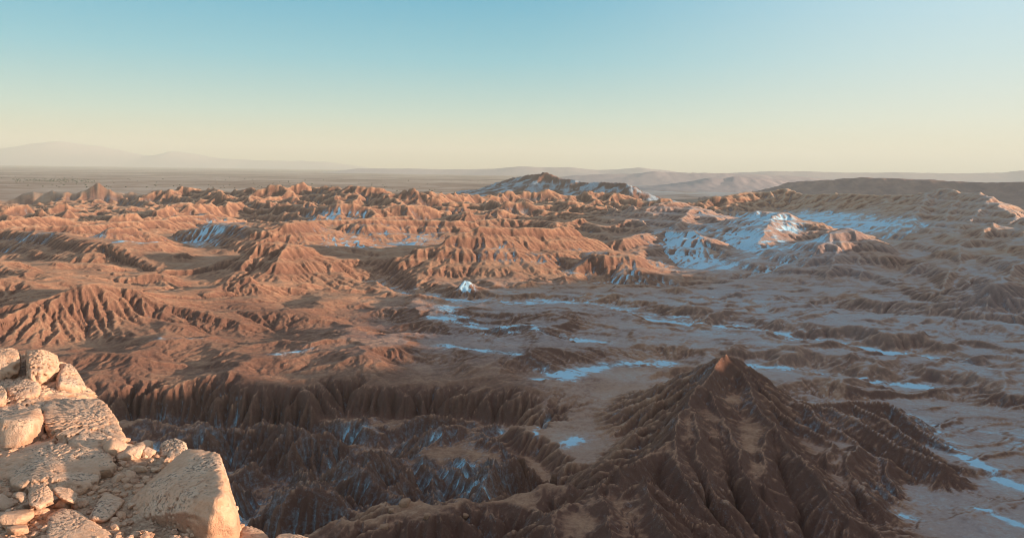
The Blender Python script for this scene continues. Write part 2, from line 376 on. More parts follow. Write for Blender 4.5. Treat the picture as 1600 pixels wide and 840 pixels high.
TRUNK = [floor_at(px, py, -18)[:2] for px, py in [(380, 800), (450, 770), (560, 745), (640, 715), (740, 705), (830, 690)]]
CHANNELS = [[floor_at(px, py)[:2] for px, py in c] for c in [
    [(585, 444), (640, 458), (690, 472), (760, 480), (850, 476), (950, 482), (1000, 492)], [(680, 512), (740, 521), (790, 530), (850, 541), (930, 545)],
    [(940, 486), (1000, 497), (1060, 507), (1150, 513), (1250, 531), (1350, 546), (1450, 558), (1530, 571)], [(1170, 570), (1232, 574), (1290, 585), (1350, 591), (1455, 601)],
    [(850, 602), (900, 590), (960, 578), (1040, 567)], [(1400, 640), (1480, 698), (1540, 735), (1620, 762)], [(900, 440), (960, 450), (1010, 452), (1100, 450)], [(1250, 480), (1400, 500), (1600, 520)]]]
TRUNK2 = [floor_at(px, py, -18)[:2] for px, py in [(200, 690), (300, 690), (420, 700), (520, 715), (600, 730)]]
TRUNK3 = [floor_at(px, py, -18)[:2] for px, py in [(240, 760), (360, 745), (450, 770)]] + [np.array((-75, 215))]

APRON = [floor_at(px, py)[:2] for px, py in [(805, 640), (830, 600), (900, 580), (1000, 590), (1085, 590), (1062, 640), (1010, 700), (940, 740), (885, 735), (850, 690)]]

def apply_ridges(table, z, x, y, jx, jy, rough):
    for P, sf, sb, zf, rad, k, lin in table:
        top = max(p[2] for p in P); A = top - zf + 5
        W = A / min(sf, sb) * 2.6 + rad
        xs = [p[0] for p in P]; ys = [p[1] for p in P]
        idx = np.nonzero((x > min(xs) - W) & (x < max(xs) + W) & (y > min(ys) - W) & (y < max(ys) + W))
        if idx[0].size == 0: continue
        X = jx[idx]; Y = jy[idx]
        best = np.full(X.shape, -1e9, np.float32)
        for p, q in zip(P[:-1], P[1:]):
            d, t, s = seg_dist(X, Y, p, q)
            zc = p[2] + (q[2] - p[2]) * t
            d = np.maximum(d - rad, 0)
            a = np.maximum(zc - zf + 5, 1.5)
            u = np.where(s < 0, sf, sb) * d / a
            hh = a * (1 - np.exp(-u * (1 + 0.10 * u))) + np.maximum(u - 1.5, 0) * a * 0.35
            if lin: hh = hh * (1 - lin) + lin * u * a
            best = np.maximum(best, zc - hh)
        best = best + (0.4 + 0.02 * A) * rough[idx]
        z[idx] = smax(best, z[idx], k)
    return z

# period m, depth range where the octave comes in (n0..n1) and where it is too fine to build (dmax), strength
OCTS = [(40.0, 1400, 1800, 9e9, .07), (18.0, 700, 1300, 9e9, .075), (9.0, 450, 800, 1600, .085), (4.2, 0, 0, 600, .06), (2.1, 0, 0, 300, .055)]
def gullies(x, y, D, gx, gy, octs, mask):
    acc = np.zeros_like(x, dtype=np.float32); ax, ay = gx.copy(), gy.copy()
    for i, (p, n0, n1, dmax, st) in enumerate(octs):
        w = np.ones_like(acc) if n1 == 0 else 0.25 + 0.75 * sstep(n0, n1, D)
        if dmax < 1e9: w = w * sstep(dmax * 1.35, dmax * 0.8, D)
        s = np.sqrt(ax * ax + ay * ay)
        w = w * sstep(0.10, 0.5, s) * mask
        idx = np.nonzero(w > 0.02)
        if idx[0].size == 0: continue
        sx = -ay[idx] / (s[idx] + 1e-6); sy = ax[idx] / (s[idx] + 1e-6)
        c, sn = phacelle(x[idx] / p, y[idx] / p, sx, sy, 200 + i * 31)
        amp = p * st * w[idx]
        crest = 1 - 2 * np.sqrt(np.clip(0.5 - 0.5 * c, 0, 1))      # sharp crests, round troughs
        acc[idx] += amp * (0.55 * crest + 0.45 * c)
        g = -sn * 6.2831853 / p * amp
        ax[idx] += g * sx * 0.8; ay[idx] += g * sy * 0.8
    return acc

def base_height(x, y):
    """Height of the badlands before rain has cut them, at world x, y."""
    D = np.sqrt(x * x + y * y)
    far = sstep(900, 1500, D)
    # valley floor, with low hummocks
    wx = x + 14 * fbm(x / 60, y / 60, 3, 3); wy = y + 14 * fbm(x / 60 + 9, y / 60 + 4, 5, 3)
    hum_l = sstep(60, -40, x - 0.10 * y) * sstep(340, 400, y) * sstep(700, 560, y)
    hum_r = sstep(40, 200, x) * sstep(200, 300, y) * sstep(800, 600, y)
    ridge_small = ridged(wx / 46 + 0.3, wy / 34, 21, 3)
    z = 2.2 * fbm(x / 130, y / 130, 1, 3) + 0.9 * fbm(x / 22, y / 22, 2, 3)
    z = z + hum_l * (2.5 * ridge_small - 0.8)
    z = z + hum_r * 3.2 * (ridged((wx + 0.5 * wy) / 90, (wy - 0.45 * wx) / 26, 31, 3) - 0.4)
    z = z + (1 - hum_l) * sstep(380, 560, D) * sstep(1500, 700, D) * 4.5 * np.maximum(ridged(wx / 60, wy / 44, 41, 2) - 0.45, 0)
    z = z + far * (10 * fbm(x / 220, y / 220, 51, 4) + 2)
    # canyon
    wc = 13 * fbm(x / 34, y / 34, 61, 4)
    sd = poly_sd(x, y, CANYON) + wc
    can = sstep(-1, 15, sd)
    deep = 14 + 6 * fbm(x / 45, y / 45, 63, 3)
    inner = sstep(6, 15, sd)
    rc = ridged((wx * 0.8 + wy * 0.35) / 62, (wy * 0.9 - wx * 0.25) / 40, 71, 4, 0.55)
    rd = ridged((wx * 0.9 + wy * 0.3) / 30, (wy * 0.9 - wx * 0.25) / 21, 73, 4, 0.55)
    z = z - can * deep + inner * (9 * rc + 5 * rd - 5)
    floor_only = z
    # ridges
    jx = x + 4.2 * fbm(x / 26, y / 26, 81, 3) * (1 + 2 * far); jy = y + 4.2 * fbm(x / 26 + 7, y / 26, 83, 3) * (1 + 2 * far)
    rough = fbm(x / 24, y / 24, 91, 3)
    z = apply_ridges(RIDGES, z, x, y, jx, jy, rough)
    z = z + near_rock(x, y) * (1.5 * ridged(x / 15, y / 12, 131, 3) - 0.6) * sstep(3, 12, z)
    # far pyramidal badlands texture
    bad = sstep(1350, 1600, D) * sstep(2800, 2300, D) * sstep(700, 300, x)
    z = z + bad * (24 * (ridged(x / 115 + 0.4 * y / 115, y / 80, 101, 3) - 0.45))
    # hard and soft beds: slopes step a little at each hard bed
    zt = z + 0.03 * x + 0.015 * y + 2 * fbm(x / 80, y / 80, 115, 2)
    for hb, wt in ((11.0, .42), (4.3, .30)):
        fr = zt / hb - np.floor(zt / hb)
        z = z + hb * wt * (sstep(.3, .7, fr) - fr) * sstep(3, 9, z) * sstep(480, 700, D) * (1 - 0.8 * sstep(1400, 1800, D))
    # beyond the badlands the land drops to the plain
    drop = sstep(2500, 3100, D + 150 * fbm(x / 300, y / 300, 111, 3))
    z = z * (1 - drop) + (-40) * drop
    trunk = np.minimum(np.minimum(line_dist(x + wc, y + wc, TRUNK), line_dist(x - wc, y + wc, TRUNK2)), line_dist(x + wc, y - wc, TRUNK3))
    chan = np.minimum.reduce([line_dist(x + wc, y + wc, c) for c in CHANNELS])
    flr = sstep(420, 470, y) * (1 - hum_l) + sstep(-10, 60, x) * sstep(470, 420, y) * sstep(225, 250, y)
    apr = sstep(-12, 10, poly_sd(x, y, APRON) + 5 * fbm(x / 20, y / 20, 79, 2))
    flr = flr * (1 - 0.93 * apr) * sstep(1500, 1100, D) * (1 - can) * sstep(3, 30, chan) * (1 - near_rock(x, y))
    up = flr * (6.5 + 6.5 * fbm(x / 70, y / 70, 68, 3)) + 19 * inner * sstep(0.5, 8, trunk) * (0.85 + 0.5 * fbm(x / 36, y / 36, 69, 2)) * (0.75 + 0.6 * fbm(x / 40, y / 40, 65, 2)) + hum_l * (1 - can) * 10 * (0.8 + 0.8 * fbm(x / 60, y / 60, 67, 2))
    return z, floor_only, D, drop, can, up, (trunk < 2.0) & (inner > 0.5)

def erode(z, dx, iters, kt, up, fixed, kmap, m=0.45, kd=0.012, seed=0):
    """Stream power erosion: every cell drains to a lower neighbour, channels cut down in proportion to what they drain."""
    g = np.random.default_rng(seed)
    ny, nx = z.shape; N = ny * nx
    z = z.astype(np.float64) + g.normal(0, 0.06 * dx, z.shape)
    offs = [(-1, -1), (-1, 0), (-1, 1), (0, -1), (0, 1), (1, -1), (1, 0), (1, 1)]
    dist = np.array([math.hypot(*o) * dx for o in offs])
    lin = np.arange(N).reshape(ny, nx)
    area = None; fx = fixed.ravel()
    for it in range(iters):
        z = z + up * (1.25 / iters if it < iters * 0.8 else 0)
        p = np.pad(z, 1, mode='constant', constant_values=1e9)
        best = np.zeros((ny, nx)); rec = lin.copy(); rd = np.full((ny, nx), dx)
        low = np.full((ny, nx), 1e9)
        for (oy, ox), d in zip(offs, dist):
            zn = p[1 + oy:1 + oy + ny, 1 + ox:1 + ox + nx]
            low = np.minimum(low, zn)
            s = (z - zn) / d * (0.7 + 0.6 * g.random((ny, nx), dtype=np.float32))
            k = s > best
            best = np.where(k, s, best); rec = np.where(k, lin + oy * nx + ox, rec); rd = np.where(k, d, rd)
        pit = best <= 0
        pit[0] = pit[-1] = False; pit[:, 0] = pit[:, -1] = False
        r = rec.ravel(); rd = rd.ravel()
        dep = (r != np.arange(N)).astype(np.int32); q = r.copy()
        for _ in range(14):
            add = dep[q]
            if not add.any(): break
            dep = dep + add; q = q[q]
        order = np.argsort(dep, kind='stable'); cnt = np.bincount(dep); st = np.concatenate([[0], np.cumsum(cnt)])
        A = np.full(N, dx * dx)
        for L in range(len(cnt) - 1, 0, -1):
            i = order[st[L]:st[L + 1]]
            np.add.at(A, r[i], A[i])
        f = (kt / iters) * kmap.ravel() * np.minimum(A, 2e4) ** m / rd
        zz = z.ravel().copy()
        for L in range(1, len(cnt)):
            i = order[st[L]:st[L + 1]]
            zz[i] = np.where(fx[i], zz[i], (zz[i] + f[i] * zz[r[i]]) / (1 + f[i]))
        z = zz.reshape(ny, nx)
        z = np.where(pit, np.maximum(z, low + 0.01), z)
        c = np.pad(z, 1, mode='edge')
        z = z + kd * (c[:-2, 1:-1] + c[2:, 1:-1] + c[1:-1, :-2] + c[1:-1, 2:] - 4 * z)
        la = np.log10(A.reshape(ny, nx))
        area = la if area is None else area * 0.6 + la * 0.4
    return z.astype(np.float32), area.astype(np.float32)

def cubic(a, u, v):
    """Catmull-Rom sample of grid a at column u, row v."""
    ny, nx = a.shape
    u = np.clip(u, 1, nx - 2.001); v = np.clip(v, 1, ny - 2.001)
    iu = u.astype(np.int32); iv = v.astype(np.int32); fu = u - iu; fv = v - iv
    iu = np.clip(iu, 1, nx - 3); iv = np.clip(iv, 1, ny - 3)
    def w(t): return (-.5 * t + t * t - .5 * t ** 3, 1 - 2.5 * t * t + 1.5 * t ** 3, .5 * t + 2 * t * t - 1.5 * t ** 3, -.5 * t * t + .5 * t ** 3)
    wu, wv = w(fu), w(fv)
    out = 0
    for j in range(4):
        row = 0
        for i in range(4): row = row + a[iv + j - 1, iu + i - 1] * wu[i]
        out = out + row * wv[j]
    return out

TILES = []       # x0, x1, y0, y1, cell, iterations, strength
for x0, x1, y0, y1, dx, n, kt in [(-250, 275, 105, 440, 0.75, 34, 1.0), (-460, 470, 370, 780, 1.1, 30, .9), (-900, 960, 690, 1500, 2.0, 26, .42), (-1700, 1700, 1380, 2700, 4.0, 22, .6)]:
    dx = dx / globals().get('QUALITY', 1.0)
    xs = np.arange(x0, x1, dx, dtype=np.float32); ys = np.arange(y0, y1, dx, dtype=np.float32)
    GX, GY = np.meshgrid(xs, ys)
    zb, _, _, _, cn, up, fixed = base_height(GX, GY)
    ze, la = erode(zb, dx, n, kt, up, fixed, 1 + (2.6 + 2.4 * fbm(GX / 45, GY / 45, 77, 2)) * cn + 0.9 * near_rock(GX, GY) + 0.8 * sstep(60, -40, GX - 0.10 * GY) * sstep(700, 560, GY), seed=int(y0))
    TILES.append((x0, x1, y0, y1, dx, ze - zb, la))

def terrain(x, y, gradfn, spacing):
    """Height of the badlands at world x, y and what the crust and tone need."""
    z, fl, D, drop, can, _, _ = base_height(x, y)
    cut = np.zeros_like(z); la = np.zeros_like(z); ws = np.full_like(z, 1e-3)
    for x0, x1, y0, y1, dx, dz, A in TILES:
        mg = 30 + 8 * dx
        w = np.minimum(np.minimum(x - x0, x1 - x), np.minimum(y - y0, y1 - y)) / mg
        w = np.clip(w, 0, 1); w = w * w * (1 / dx ** 1.5)
        i = np.nonzero(w > 1e-5)
        u = (x[i] - x0) / dx; v = (y[i] - y0) / dx
        cut[i] += w[i] * cubic(dz, u, v); la[i] += w[i] * cubic(A, u, v); ws[i] += w[i]
    cut /= ws; la /= ws
    z = z + cut
    nr = sstep(700, 350, D); bs = blur(z, 3); bs = bs * (1 - nr) + blur(bs, 5) * nr
    gx, gy = gradfn(bs)
    acc = gullies(x, y, D, gx, gy, OCTS, 1 - drop)
    z = z + acc
    z = z + np.where(spacing < 3, 0.5 * fbm(x / 5, y / 5, 121, 3) * sstep(3, 1.2, spacing), 0)
    return z, fl, la, D, drop, can

def streak(x, y, pts, w, zf=0.0):
    P = [floor_at(px, py, zf) for px, py in pts]
    xs = [p[0] for p in P]; ys = [p[1] for p in P]
    d = np.full(x.shape, 1e6, np.float32)
    m = (x > min(xs) - 4 * w) & (x < max(xs) + 4 * w) & (y > min(ys) - 4 * w) & (y < max(ys) + 4 * w)
    i = np.nonzero(m)
    if i[0].size: d[i] = line_dist(x[i], y[i], P)
    return np.exp(-(d / w) ** 2)

def patch(x, y, px, py, rx, D, ry):
    c = at(px, py, D); a = rx * D / F
    return np.exp(-(((x - c[0]) / a) ** 2 + ((y - c[1]) / ry) ** 2) ** 1.5)

def cover(x, y, z, fl, la, gx, gy, D, can, bl):
    """Salt crust (0..1) and tone (0 dark red rock .. 1 pale dust, with relief shading painted in)."""
    slope = np.sqrt(gx * gx + gy * gy)
    n1 = fbm(x / 30, y / 30, 301, 4); n2 = fbm(x / 6, y / 6, 302, 3); n3 = fbm(x / 90, y / 90, 303, 3)
    s = np.zeros_like(x)
    for pts, w, a in [([(585, 444), (640, 458), (690, 472), (760, 480), (850, 476), (950, 482), (1000, 492)], 16, .55),
                      ([(680, 512), (740, 521), (790, 530), (850, 541), (930, 545)], 6, .9),
                      ([(700, 500), (730, 512), (760, 524)], 8, .6),
                      ([(900, 440), (960, 450), (1010, 452)], 22, .5), ([(940, 486), (1000, 497), (1060, 507), (1150, 513), (1250, 531), (1350, 546), (1450, 558), (1530, 571)], 5, .95),
                      ([(1000, 497), (1100, 510), (1250, 535)], 16, .45),
                      ([(1170, 570), (1200, 572), (1232, 574)], 2.6, 1.1), ([(1285, 584), (1350, 591), (1400, 595), (1455, 601)], 3.2, 1.0), ([(1220, 575), (1290, 584)], 5, .5),
                      ([(850, 602), (900, 590), (960, 578), (1040, 567)], 5, .8), ([(880, 606), (900, 596)], 5, .8),
                      ([(858, 648), (850, 662), (834, 676), (842, 692)], 1.3, 1.0), ([(880, 700), (900, 690)], 3, .7),
                      ([(1480, 698), (1520, 722), (1560, 742), (1620, 762)], 2.6, .95), ([(1400, 640), (1480, 698)], 6, .45), ([(1530, 797), (1600, 822)], 1.7, .8),
                      ([(1450, 660), (1600, 690)], 9, .35), ([(1380, 805), (1420, 808)], 3, .6),
                      ([(185, 419), (240, 417)], 12, .9), ([(690, 560), (770, 572), (850, 590)], 4, .7), ([(430, 578), (480, 570)], 4, .5), ([(250, 560), (330, 552)], 4, .4)]:
        s = np.maximum(s, 1.08 * a * streak(x, y, pts, 1.25 * w))
    flat = sstep(0.45, 0.12, slope)
    na = fbm((x * .87 - y * .5) / 34, (x * .5 + y * .87) / 6, 305, 4)
    s = s * (0.35 + 0.65 * flat)
    for px, py, rx, DD, ry, a in [(1050, 395, 60, 1010, 170, .95), (1095, 415, 45, 900, 80, .85), (1175, 395, 55, 980, 150, .95), (1100, 362, 40, 1120, 70, .6), (1200, 352, 60, 1110, 60, .8), (1110, 425, 50, 860, 60, .8), (1030, 425, 50, 860, 50, .7), (1250, 410, 40, 900, 70, .5), (1000, 445, 60, 760, 40, .6), (1190, 430, 60, 820, 50, .5),
                                  (1200, 322, 95, 1600, 150, .95), (1290, 322, 50, 1560, 160, 1.0), (1345, 345, 60, 1350, 170, .95), (1385, 350, 35, 1300, 120, .9), (1140, 322, 40, 1560, 90, .7), (1230, 352, 30, 1250, 60, .5),
                                  (370, 347, 60, 1350, 110, .95), (440, 345, 60, 1400, 90, .8), (520, 335, 50, 1480, 90, .95), (560, 390, 70, 1020, 90, .95), (540, 400, 60, 950, 60, 1.0), (620, 388, 55, 1040, 70, .95), (330, 388, 70, 1000, 70, .7), (110, 408, 90, 900, 40, .6), (640, 372, 60, 1120, 60, .6), (800, 410, 90, 800, 30, .4), (180, 402, 60, 880, 25, .3),
                                  (727, 458, 14, 664, 6, 1.5), (470, 352, 60, 1300, 60, .45), (740, 325, 50, 1650, 60, .45), (700, 345, 60, 1350, 50, .4), (1100, 330, 30, 1330, 60, .5), (930, 398, 35, 850, 40, .4), (960, 430, 60, 745, 25, .5)]:
        s = np.maximum(s, a * patch(x, y, px, py, rx, DD, ry))
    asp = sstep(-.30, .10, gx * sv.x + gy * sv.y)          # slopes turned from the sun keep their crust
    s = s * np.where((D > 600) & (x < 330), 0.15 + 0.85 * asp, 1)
    # crust gathers in hollows and stays on slopes turned from the sun
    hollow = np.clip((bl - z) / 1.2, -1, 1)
    away = -(gx * -sv.x + gy * -sv.y)
    rare = sstep(-0.05, 0.35, n3 + 0.15)
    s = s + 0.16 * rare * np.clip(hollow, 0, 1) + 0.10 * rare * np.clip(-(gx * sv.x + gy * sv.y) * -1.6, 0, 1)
    s = s + can * (0.07 + 0.06 * np.clip(hollow, 0, 1) + 0.28 * sstep(0.05, 0.5, n1) + 0.10 * n2)
    nb = fbm((x * .8 + y * .6) / 40, (y * .8 - x * .6) / 13, 306, 5)
    nw = np.where(D > 700, nb, 0.9 * na + 0.6 * n2)
    s = s * (0.80 + 0.4 * n1) + (0.75 * nw + 0.30 * hollow) * np.clip(s * 2.0, 0, 1)
    s = s + 0.75 * sstep(2.3, 3.3, la) * sstep(0.30, 0.10, slope) * sstep(-140, 40, x) * sstep(330, 420, y) * sstep(1000, 800, D) * (0.6 + n3)
    s = s + can * (0.10 * sstep(.2, .6, slope))
    R1 = np.array(near_rock(x, y))
    s = s + R1 * (0.05 + 0.16 * n1) * sstep(.25, .6, slope)
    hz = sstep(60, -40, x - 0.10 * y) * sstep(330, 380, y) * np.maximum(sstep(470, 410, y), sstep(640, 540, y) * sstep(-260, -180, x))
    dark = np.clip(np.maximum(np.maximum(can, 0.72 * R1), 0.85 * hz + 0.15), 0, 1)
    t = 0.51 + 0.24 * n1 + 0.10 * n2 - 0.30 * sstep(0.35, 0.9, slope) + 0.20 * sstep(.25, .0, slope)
    apr = sstep(-12, 10, poly_sd(x, y, APRON)); dark = dark * (1 - 0.85 * apr)
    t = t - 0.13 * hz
    t = t - dark * (0.13 + 0.34 * sstep(0.42, 0.95, slope)) + (0.30 + 0.12 * dark) * np.clip(-hollow, -1, 1)  # last term paints relief shading: crests lightened, hollows darkened
    pale = sstep(40, 200, x - 0.05 * y + 20 * n1) * (0.6 + 0.4 * sstep(420, 620, y)) * (0.75 + n3) * (1 - R1) * sstep(1900, 1500, D)
    pale = np.maximum(pale, 0.85 * sstep(90, 150, x) * sstep(480, 420, y) * sstep(.55, .25, slope) * (1 - 0.8 * R1 * sstep(.2, .45, slope)))
    pale = np.clip(pale * (0.35 + 0.65 * sstep(.45, .1, slope)) * (0.9 + 0.35 * np.clip(-hollow, -1, 1)) + 0.28 * apr * sstep(.4, .15, slope) * (1 - can) * (1 + n1) + 0.7 * sstep(-140, 0, x) * sstep(380, 480, y) * sstep(760, 640, y) * flat * (1 - can), 0, 1)  # pale also follows the painted crest and hollow shading
    t = t + 0.15 * pale + 0.26 * sstep(230, 420, x - 0.12 * y) * sstep(620, 760, D)
    s = s + 0.26 * pale * flat * (0.8 + n1 + na) * sstep(800, 650, D)
    c6 = at(727, 456, 664); s = np.maximum(s, 0.85 * np.exp(-(((x - c6[0] - 1) / 9.0) ** 2 + ((y - c6[1]) / 7.0) ** 2) ** 2) * sstep(-.2, .3, n2 + .25))
    return np.clip(s, 0, 1.3), np.clip(t, 0, 1), pale

def grid_mesh(name, X, Y, Z, mat, attrs=None, smooth=True):
    n, m = X.shape
    co = np.stack([X, Y, Z], -1).reshape(-1, 3).astype(np.float32)
    i = np.arange(n * m, dtype=np.int32).reshape(n, m)
    q = np.stack([i[:-1, :-1], i[:-1, 1:], i[1:, 1:], i[1:, :-1]], -1).reshape(-1, 4)
    me = bpy.data.meshes.new(name)
    me.vertices.add(len(co)); me.vertices.foreach_set('co', co.ravel())
    me.loops.add(q.size); me.loops.foreach_set('vertex_index', q.ravel())
    me.polygons.add(len(q))
    me.polygons.foreach_set('loop_start', np.arange(0, q.size, 4, dtype=np.int32))
    me.polygons.foreach_set('loop_total', np.full(len(q), 4, np.int32))
    me.polygons.foreach_set('use_smooth', np.full(len(q), smooth, bool))
    me.update(calc_edges=True)
    for k, v in (attrs or {}).items():
        a = me.attributes.new(k, 'FLOAT', 'POINT'); a.data.foreach_set('value', v.astype(np.float32).ravel())
    me.materials.append(mat)
    o = bpy.data.objects.new(name, me)
    SC.collection.objects.link(o)
    return o

def tag(o, label=None, cat=None, group=None, kind=None):
    if label: o['label'] = label
    if cat: o['category'] = cat
    if group: o['group'] = group
    if kind: o['kind'] = kind
    return o

# ------------------------------------------------------------------ materials
class NT:
    def __init__(self, name):
        self.m = bpy.data.materials.new(name); self.m.use_nodes = True
        self.t = self.m.node_tree; self.t.nodes.clear()
        self.out = self.n('ShaderNodeOutputMaterial'); self.b = self.n('ShaderNodeBsdfPrincipled')
        self.l(self.b.outputs[0], self.out.inputs[0])
        self.b.inputs['Roughness'].default_value = 0.95
        self.b.inputs['Specular IOR Level'].default_value = 0.15
    def n(self, t, **kw):
        x = self.t.nodes.new(t)
        for k, v in kw.items(): setattr(x, k, v)
        return x
    def l(self, a, b): self.t.links.new(a, b)
    def attr(self, name): return self.n('ShaderNodeAttribute', attribute_name=name).outputs['Fac']
    def noise(self, vec, scale, detail=4, rough=0.55):
        x = self.n('ShaderNodeTexNoise'); x.inputs['Scale'].default_value = scale; x.inputs['Detail'].default_value = detail; x.inputs['Roughness'].default_value = rough
        self.l(vec, x.inputs['Vector']); return x.outputs['Fac']
    def math(self, op, a, b=None, c=None, clamp=False):
        x = self.n('ShaderNodeMath', operation=op, use_clamp=clamp)
        for i, v in enumerate((a, b, c)):
            if v is None: continue
            if isinstance(v, (int, float)): x.inputs[i].default_value = v
            else: self.l(v, x.inputs[i])
        return x.outputs[0]
    def step(self, v, a, b):
        x = self.n('ShaderNodeMapRange', interpolation_type='SMOOTHSTEP'); self.l(v, x.inputs[0]); x.inputs[1].default_value = a; x.inputs[2].default_value = b
        return x.outputs[0]
    def ramp(self, v, stops):
        x = self.n('ShaderNodeValToRGB'); e = x.color_ramp.elements
        while len(e) < len(stops): e.new(0.5)
        for k, (p, c) in zip(e, stops): k.position = p; k.color = (*c, 1)
        self.l(v, x.inputs[0]); return x.outputs[0]
    def mix(self, f, a, b, mode='MIX'):
        x = self.n('ShaderNodeMix', data_type='RGBA', blend_type=mode)
        if isinstance(f, (int, float)): x.inputs[0].default_value = f
        else: self.l(f, x.inputs[0])
        for i, v in ((6, a), (7, b)):
            if isinstance(v, tuple): x.inputs[i].default_value = (*v, 1)
            else: self.l(v, x.inputs[i])
        return x.outputs[2]
    def bump(self, h, dist, strength=1.0, prev=None):
        x = self.n('ShaderNodeBump'); x.inputs['Distance'].default_value = dist; x.inputs['Strength'].default_value = strength
        self.l(h, x.inputs['Height'])
        if prev: self.l(prev, x.inputs['Normal'])
        return x.outputs[0]
    def pos(self): return self.n('ShaderNodeNewGeometry').outputs['Position']

def mat_badlands():
    a = NT('badlands_rock'); P = a.pos()
    tone = a.attr('tone'); salt = a.attr('salt'); pale = a.attr('pale')
    nb = a.noise(P, 0.05, 6, 0.6); nf = a.noise(P, 0.5, 6, 0.7); ng = a.noise(P, 2.2, 4, 0.7)
    t = a.math('ADD', tone, a.math('MULTIPLY', a.math('SUBTRACT', nf, 0.5), 0.4))
    t = a.math('ADD', t, a.math('MULTIPLY', a.math('SUBTRACT', ng, 0.5), 0.45))
    t = a.math('ADD', t, a.math('MULTIPLY', a.math('SUBTRACT', nb, 0.5), 0.5), clamp=True)
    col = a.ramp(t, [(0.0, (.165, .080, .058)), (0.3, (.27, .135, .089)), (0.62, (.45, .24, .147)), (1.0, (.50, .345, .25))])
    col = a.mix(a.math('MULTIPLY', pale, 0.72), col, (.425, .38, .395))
    sn = a.math('ADD', salt, a.math('MULTIPLY', a.math('SUBTRACT', nf, 0.5), 0.95))
    sn = a.math('ADD', sn, a.math('MULTIPLY', a.math('SUBTRACT', ng, 0.5), 0.55))
    sm = a.math('ADD', a.math('MULTIPLY', a.step(sn, 0.10, 0.5), 0.24), a.math('MULTIPLY', a.step(sn, 0.42, 0.66), 0.64))
    col = a.mix(sm, col, (.46, .71, .86))
    a.l(col, a.b.inputs['Base Color'])
    b1 = a.bump(a.noise(P, 0.5, 5, 0.65), 1.2, 0.6)
    b2 = a.bump(ng, 0.25, 0.6, b1)
    a.l(b2, a.b.inputs['Normal'])
    return a.m

M_BAD = mat_badlands()

# ------------------------------------------------------------------ the badlands
def polar(th0, thn, rows):
    th, r = np.meshgrid(np.array(thn, np.float32), np.array(rows, np.float32))
    X = r * np.sin(th); Y = r * np.cos(th)
    def gradfn(h):
        hr = np.gradient(h, rows, axis=0); ht = np.gradient(h, thn, axis=1) / r
        return hr * np.sin(th) + ht * np.cos(th), hr * np.cos(th) - ht * np.sin(th)
    sp = np.maximum(np.gradient(rows)[:, None] * np.ones_like(th), r * abs(thn[len(thn) // 2 + 1] - thn[len(thn) // 2]))
    return X, Y, gradfn, sp

Q = globals().get('QUALITY', 1.0)
def axis(stops):
    out = []
    for a, b, n in stops:
        n = max(4, int(n * Q)); out += list(np.linspace(a, b, n, endpoint=False))
    return np.array(out + [stops[-1][1]])
def lograxis(stops):
    out = []
    for a, b, n in stops:
        n = max(4, int(n * Q)); out += list(np.exp(np.linspace(math.log(a), math.log(b), n, endpoint=False)))
    return np.array(out + [stops[-1][1]])

GROUND = {}
def ground(x, y):
    i = int(np.clip(np.searchsorted(GROUND['r'], math.hypot(x, y)), 0, len(GROUND['r']) - 1)); j = int(np.clip(np.searchsorted(GROUND['th'], math.atan2(x, y)), 0, len(GROUND['th']) - 1))
    return float(GROUND['z'][i, j])

def build_badlands():
    tn = np.radians(axis([(-52, -34.5, 30), (-34.2, 34.2, 810), (34.2, 52, 26)]))
    rows = lograxis([(6, 60, 10), (60, 110, 8), (110, 420, 420), (420, 700, 240), (700, 1300, 310), (1300, 2400, 260), (2400, 5200, 22)])
    X, Y, gf, sp = polar(0, tn, rows)
    z, fl, la, D, drop, can = terrain(X, Y, gf, sp)
    gx, gy = gf(z)
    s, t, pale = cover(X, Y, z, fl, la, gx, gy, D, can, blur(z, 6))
    s = s * (1 - drop)
    GROUND.update(th=tn, r=rows, z=z)
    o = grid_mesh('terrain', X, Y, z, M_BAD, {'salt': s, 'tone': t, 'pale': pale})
    tag(o, 'eroded red brown badland valley with salt crusted channels and gullied ridges', 'terrain', kind='structure')
    # the land behind and beside the viewpoint, coarser
    tn = np.radians(np.linspace(52, 308, 150)); rows = lograxis([(6, 60, 10), (60, 5200, 150)])
    X, Y, gf, sp = polar(0, tn, rows)
    z, fl, la, D, drop, can = terrain(X, Y, gf, sp)
    gx, gy = gf(z); s, t, pale = cover(X, Y, z, fl, la, gx, gy, D, can, blur(z, 3))
    o = grid_mesh('plateau', X, Y, z, M_BAD, {'salt': s * 0, 'tone': t, 'pale': pale})
    tag(o, 'high rocky plateau behind the viewpoint', 'plateau', kind='structure')
build_badlands()

# ------------------------------------------------------------------ the plain and the far relief
def mat_plain():
    a = NT('plain_dust'); P = a.pos()
    n1 = a.noise(P, 0.0009, 5, 0.6); n2 = a.noise(P, 0.006, 5, 0.6)
    t = a.math('ADD', a.math('MULTIPLY', n1, 0.7), a.math('MULTIPLY', n2, 0.4), clamp=True)
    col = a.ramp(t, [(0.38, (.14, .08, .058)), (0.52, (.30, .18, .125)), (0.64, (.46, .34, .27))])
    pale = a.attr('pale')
    col = a.mix(a.math('MULTIPLY', pale, a.step(n2, 0.3, 0.65)), col, (.36, .42, .47))  # blue-grey tint: shade and haze put into the ground colour
    a.l(col, a.b.inputs['Base Color'])
    return a.m
M_PLAIN = mat_plain()

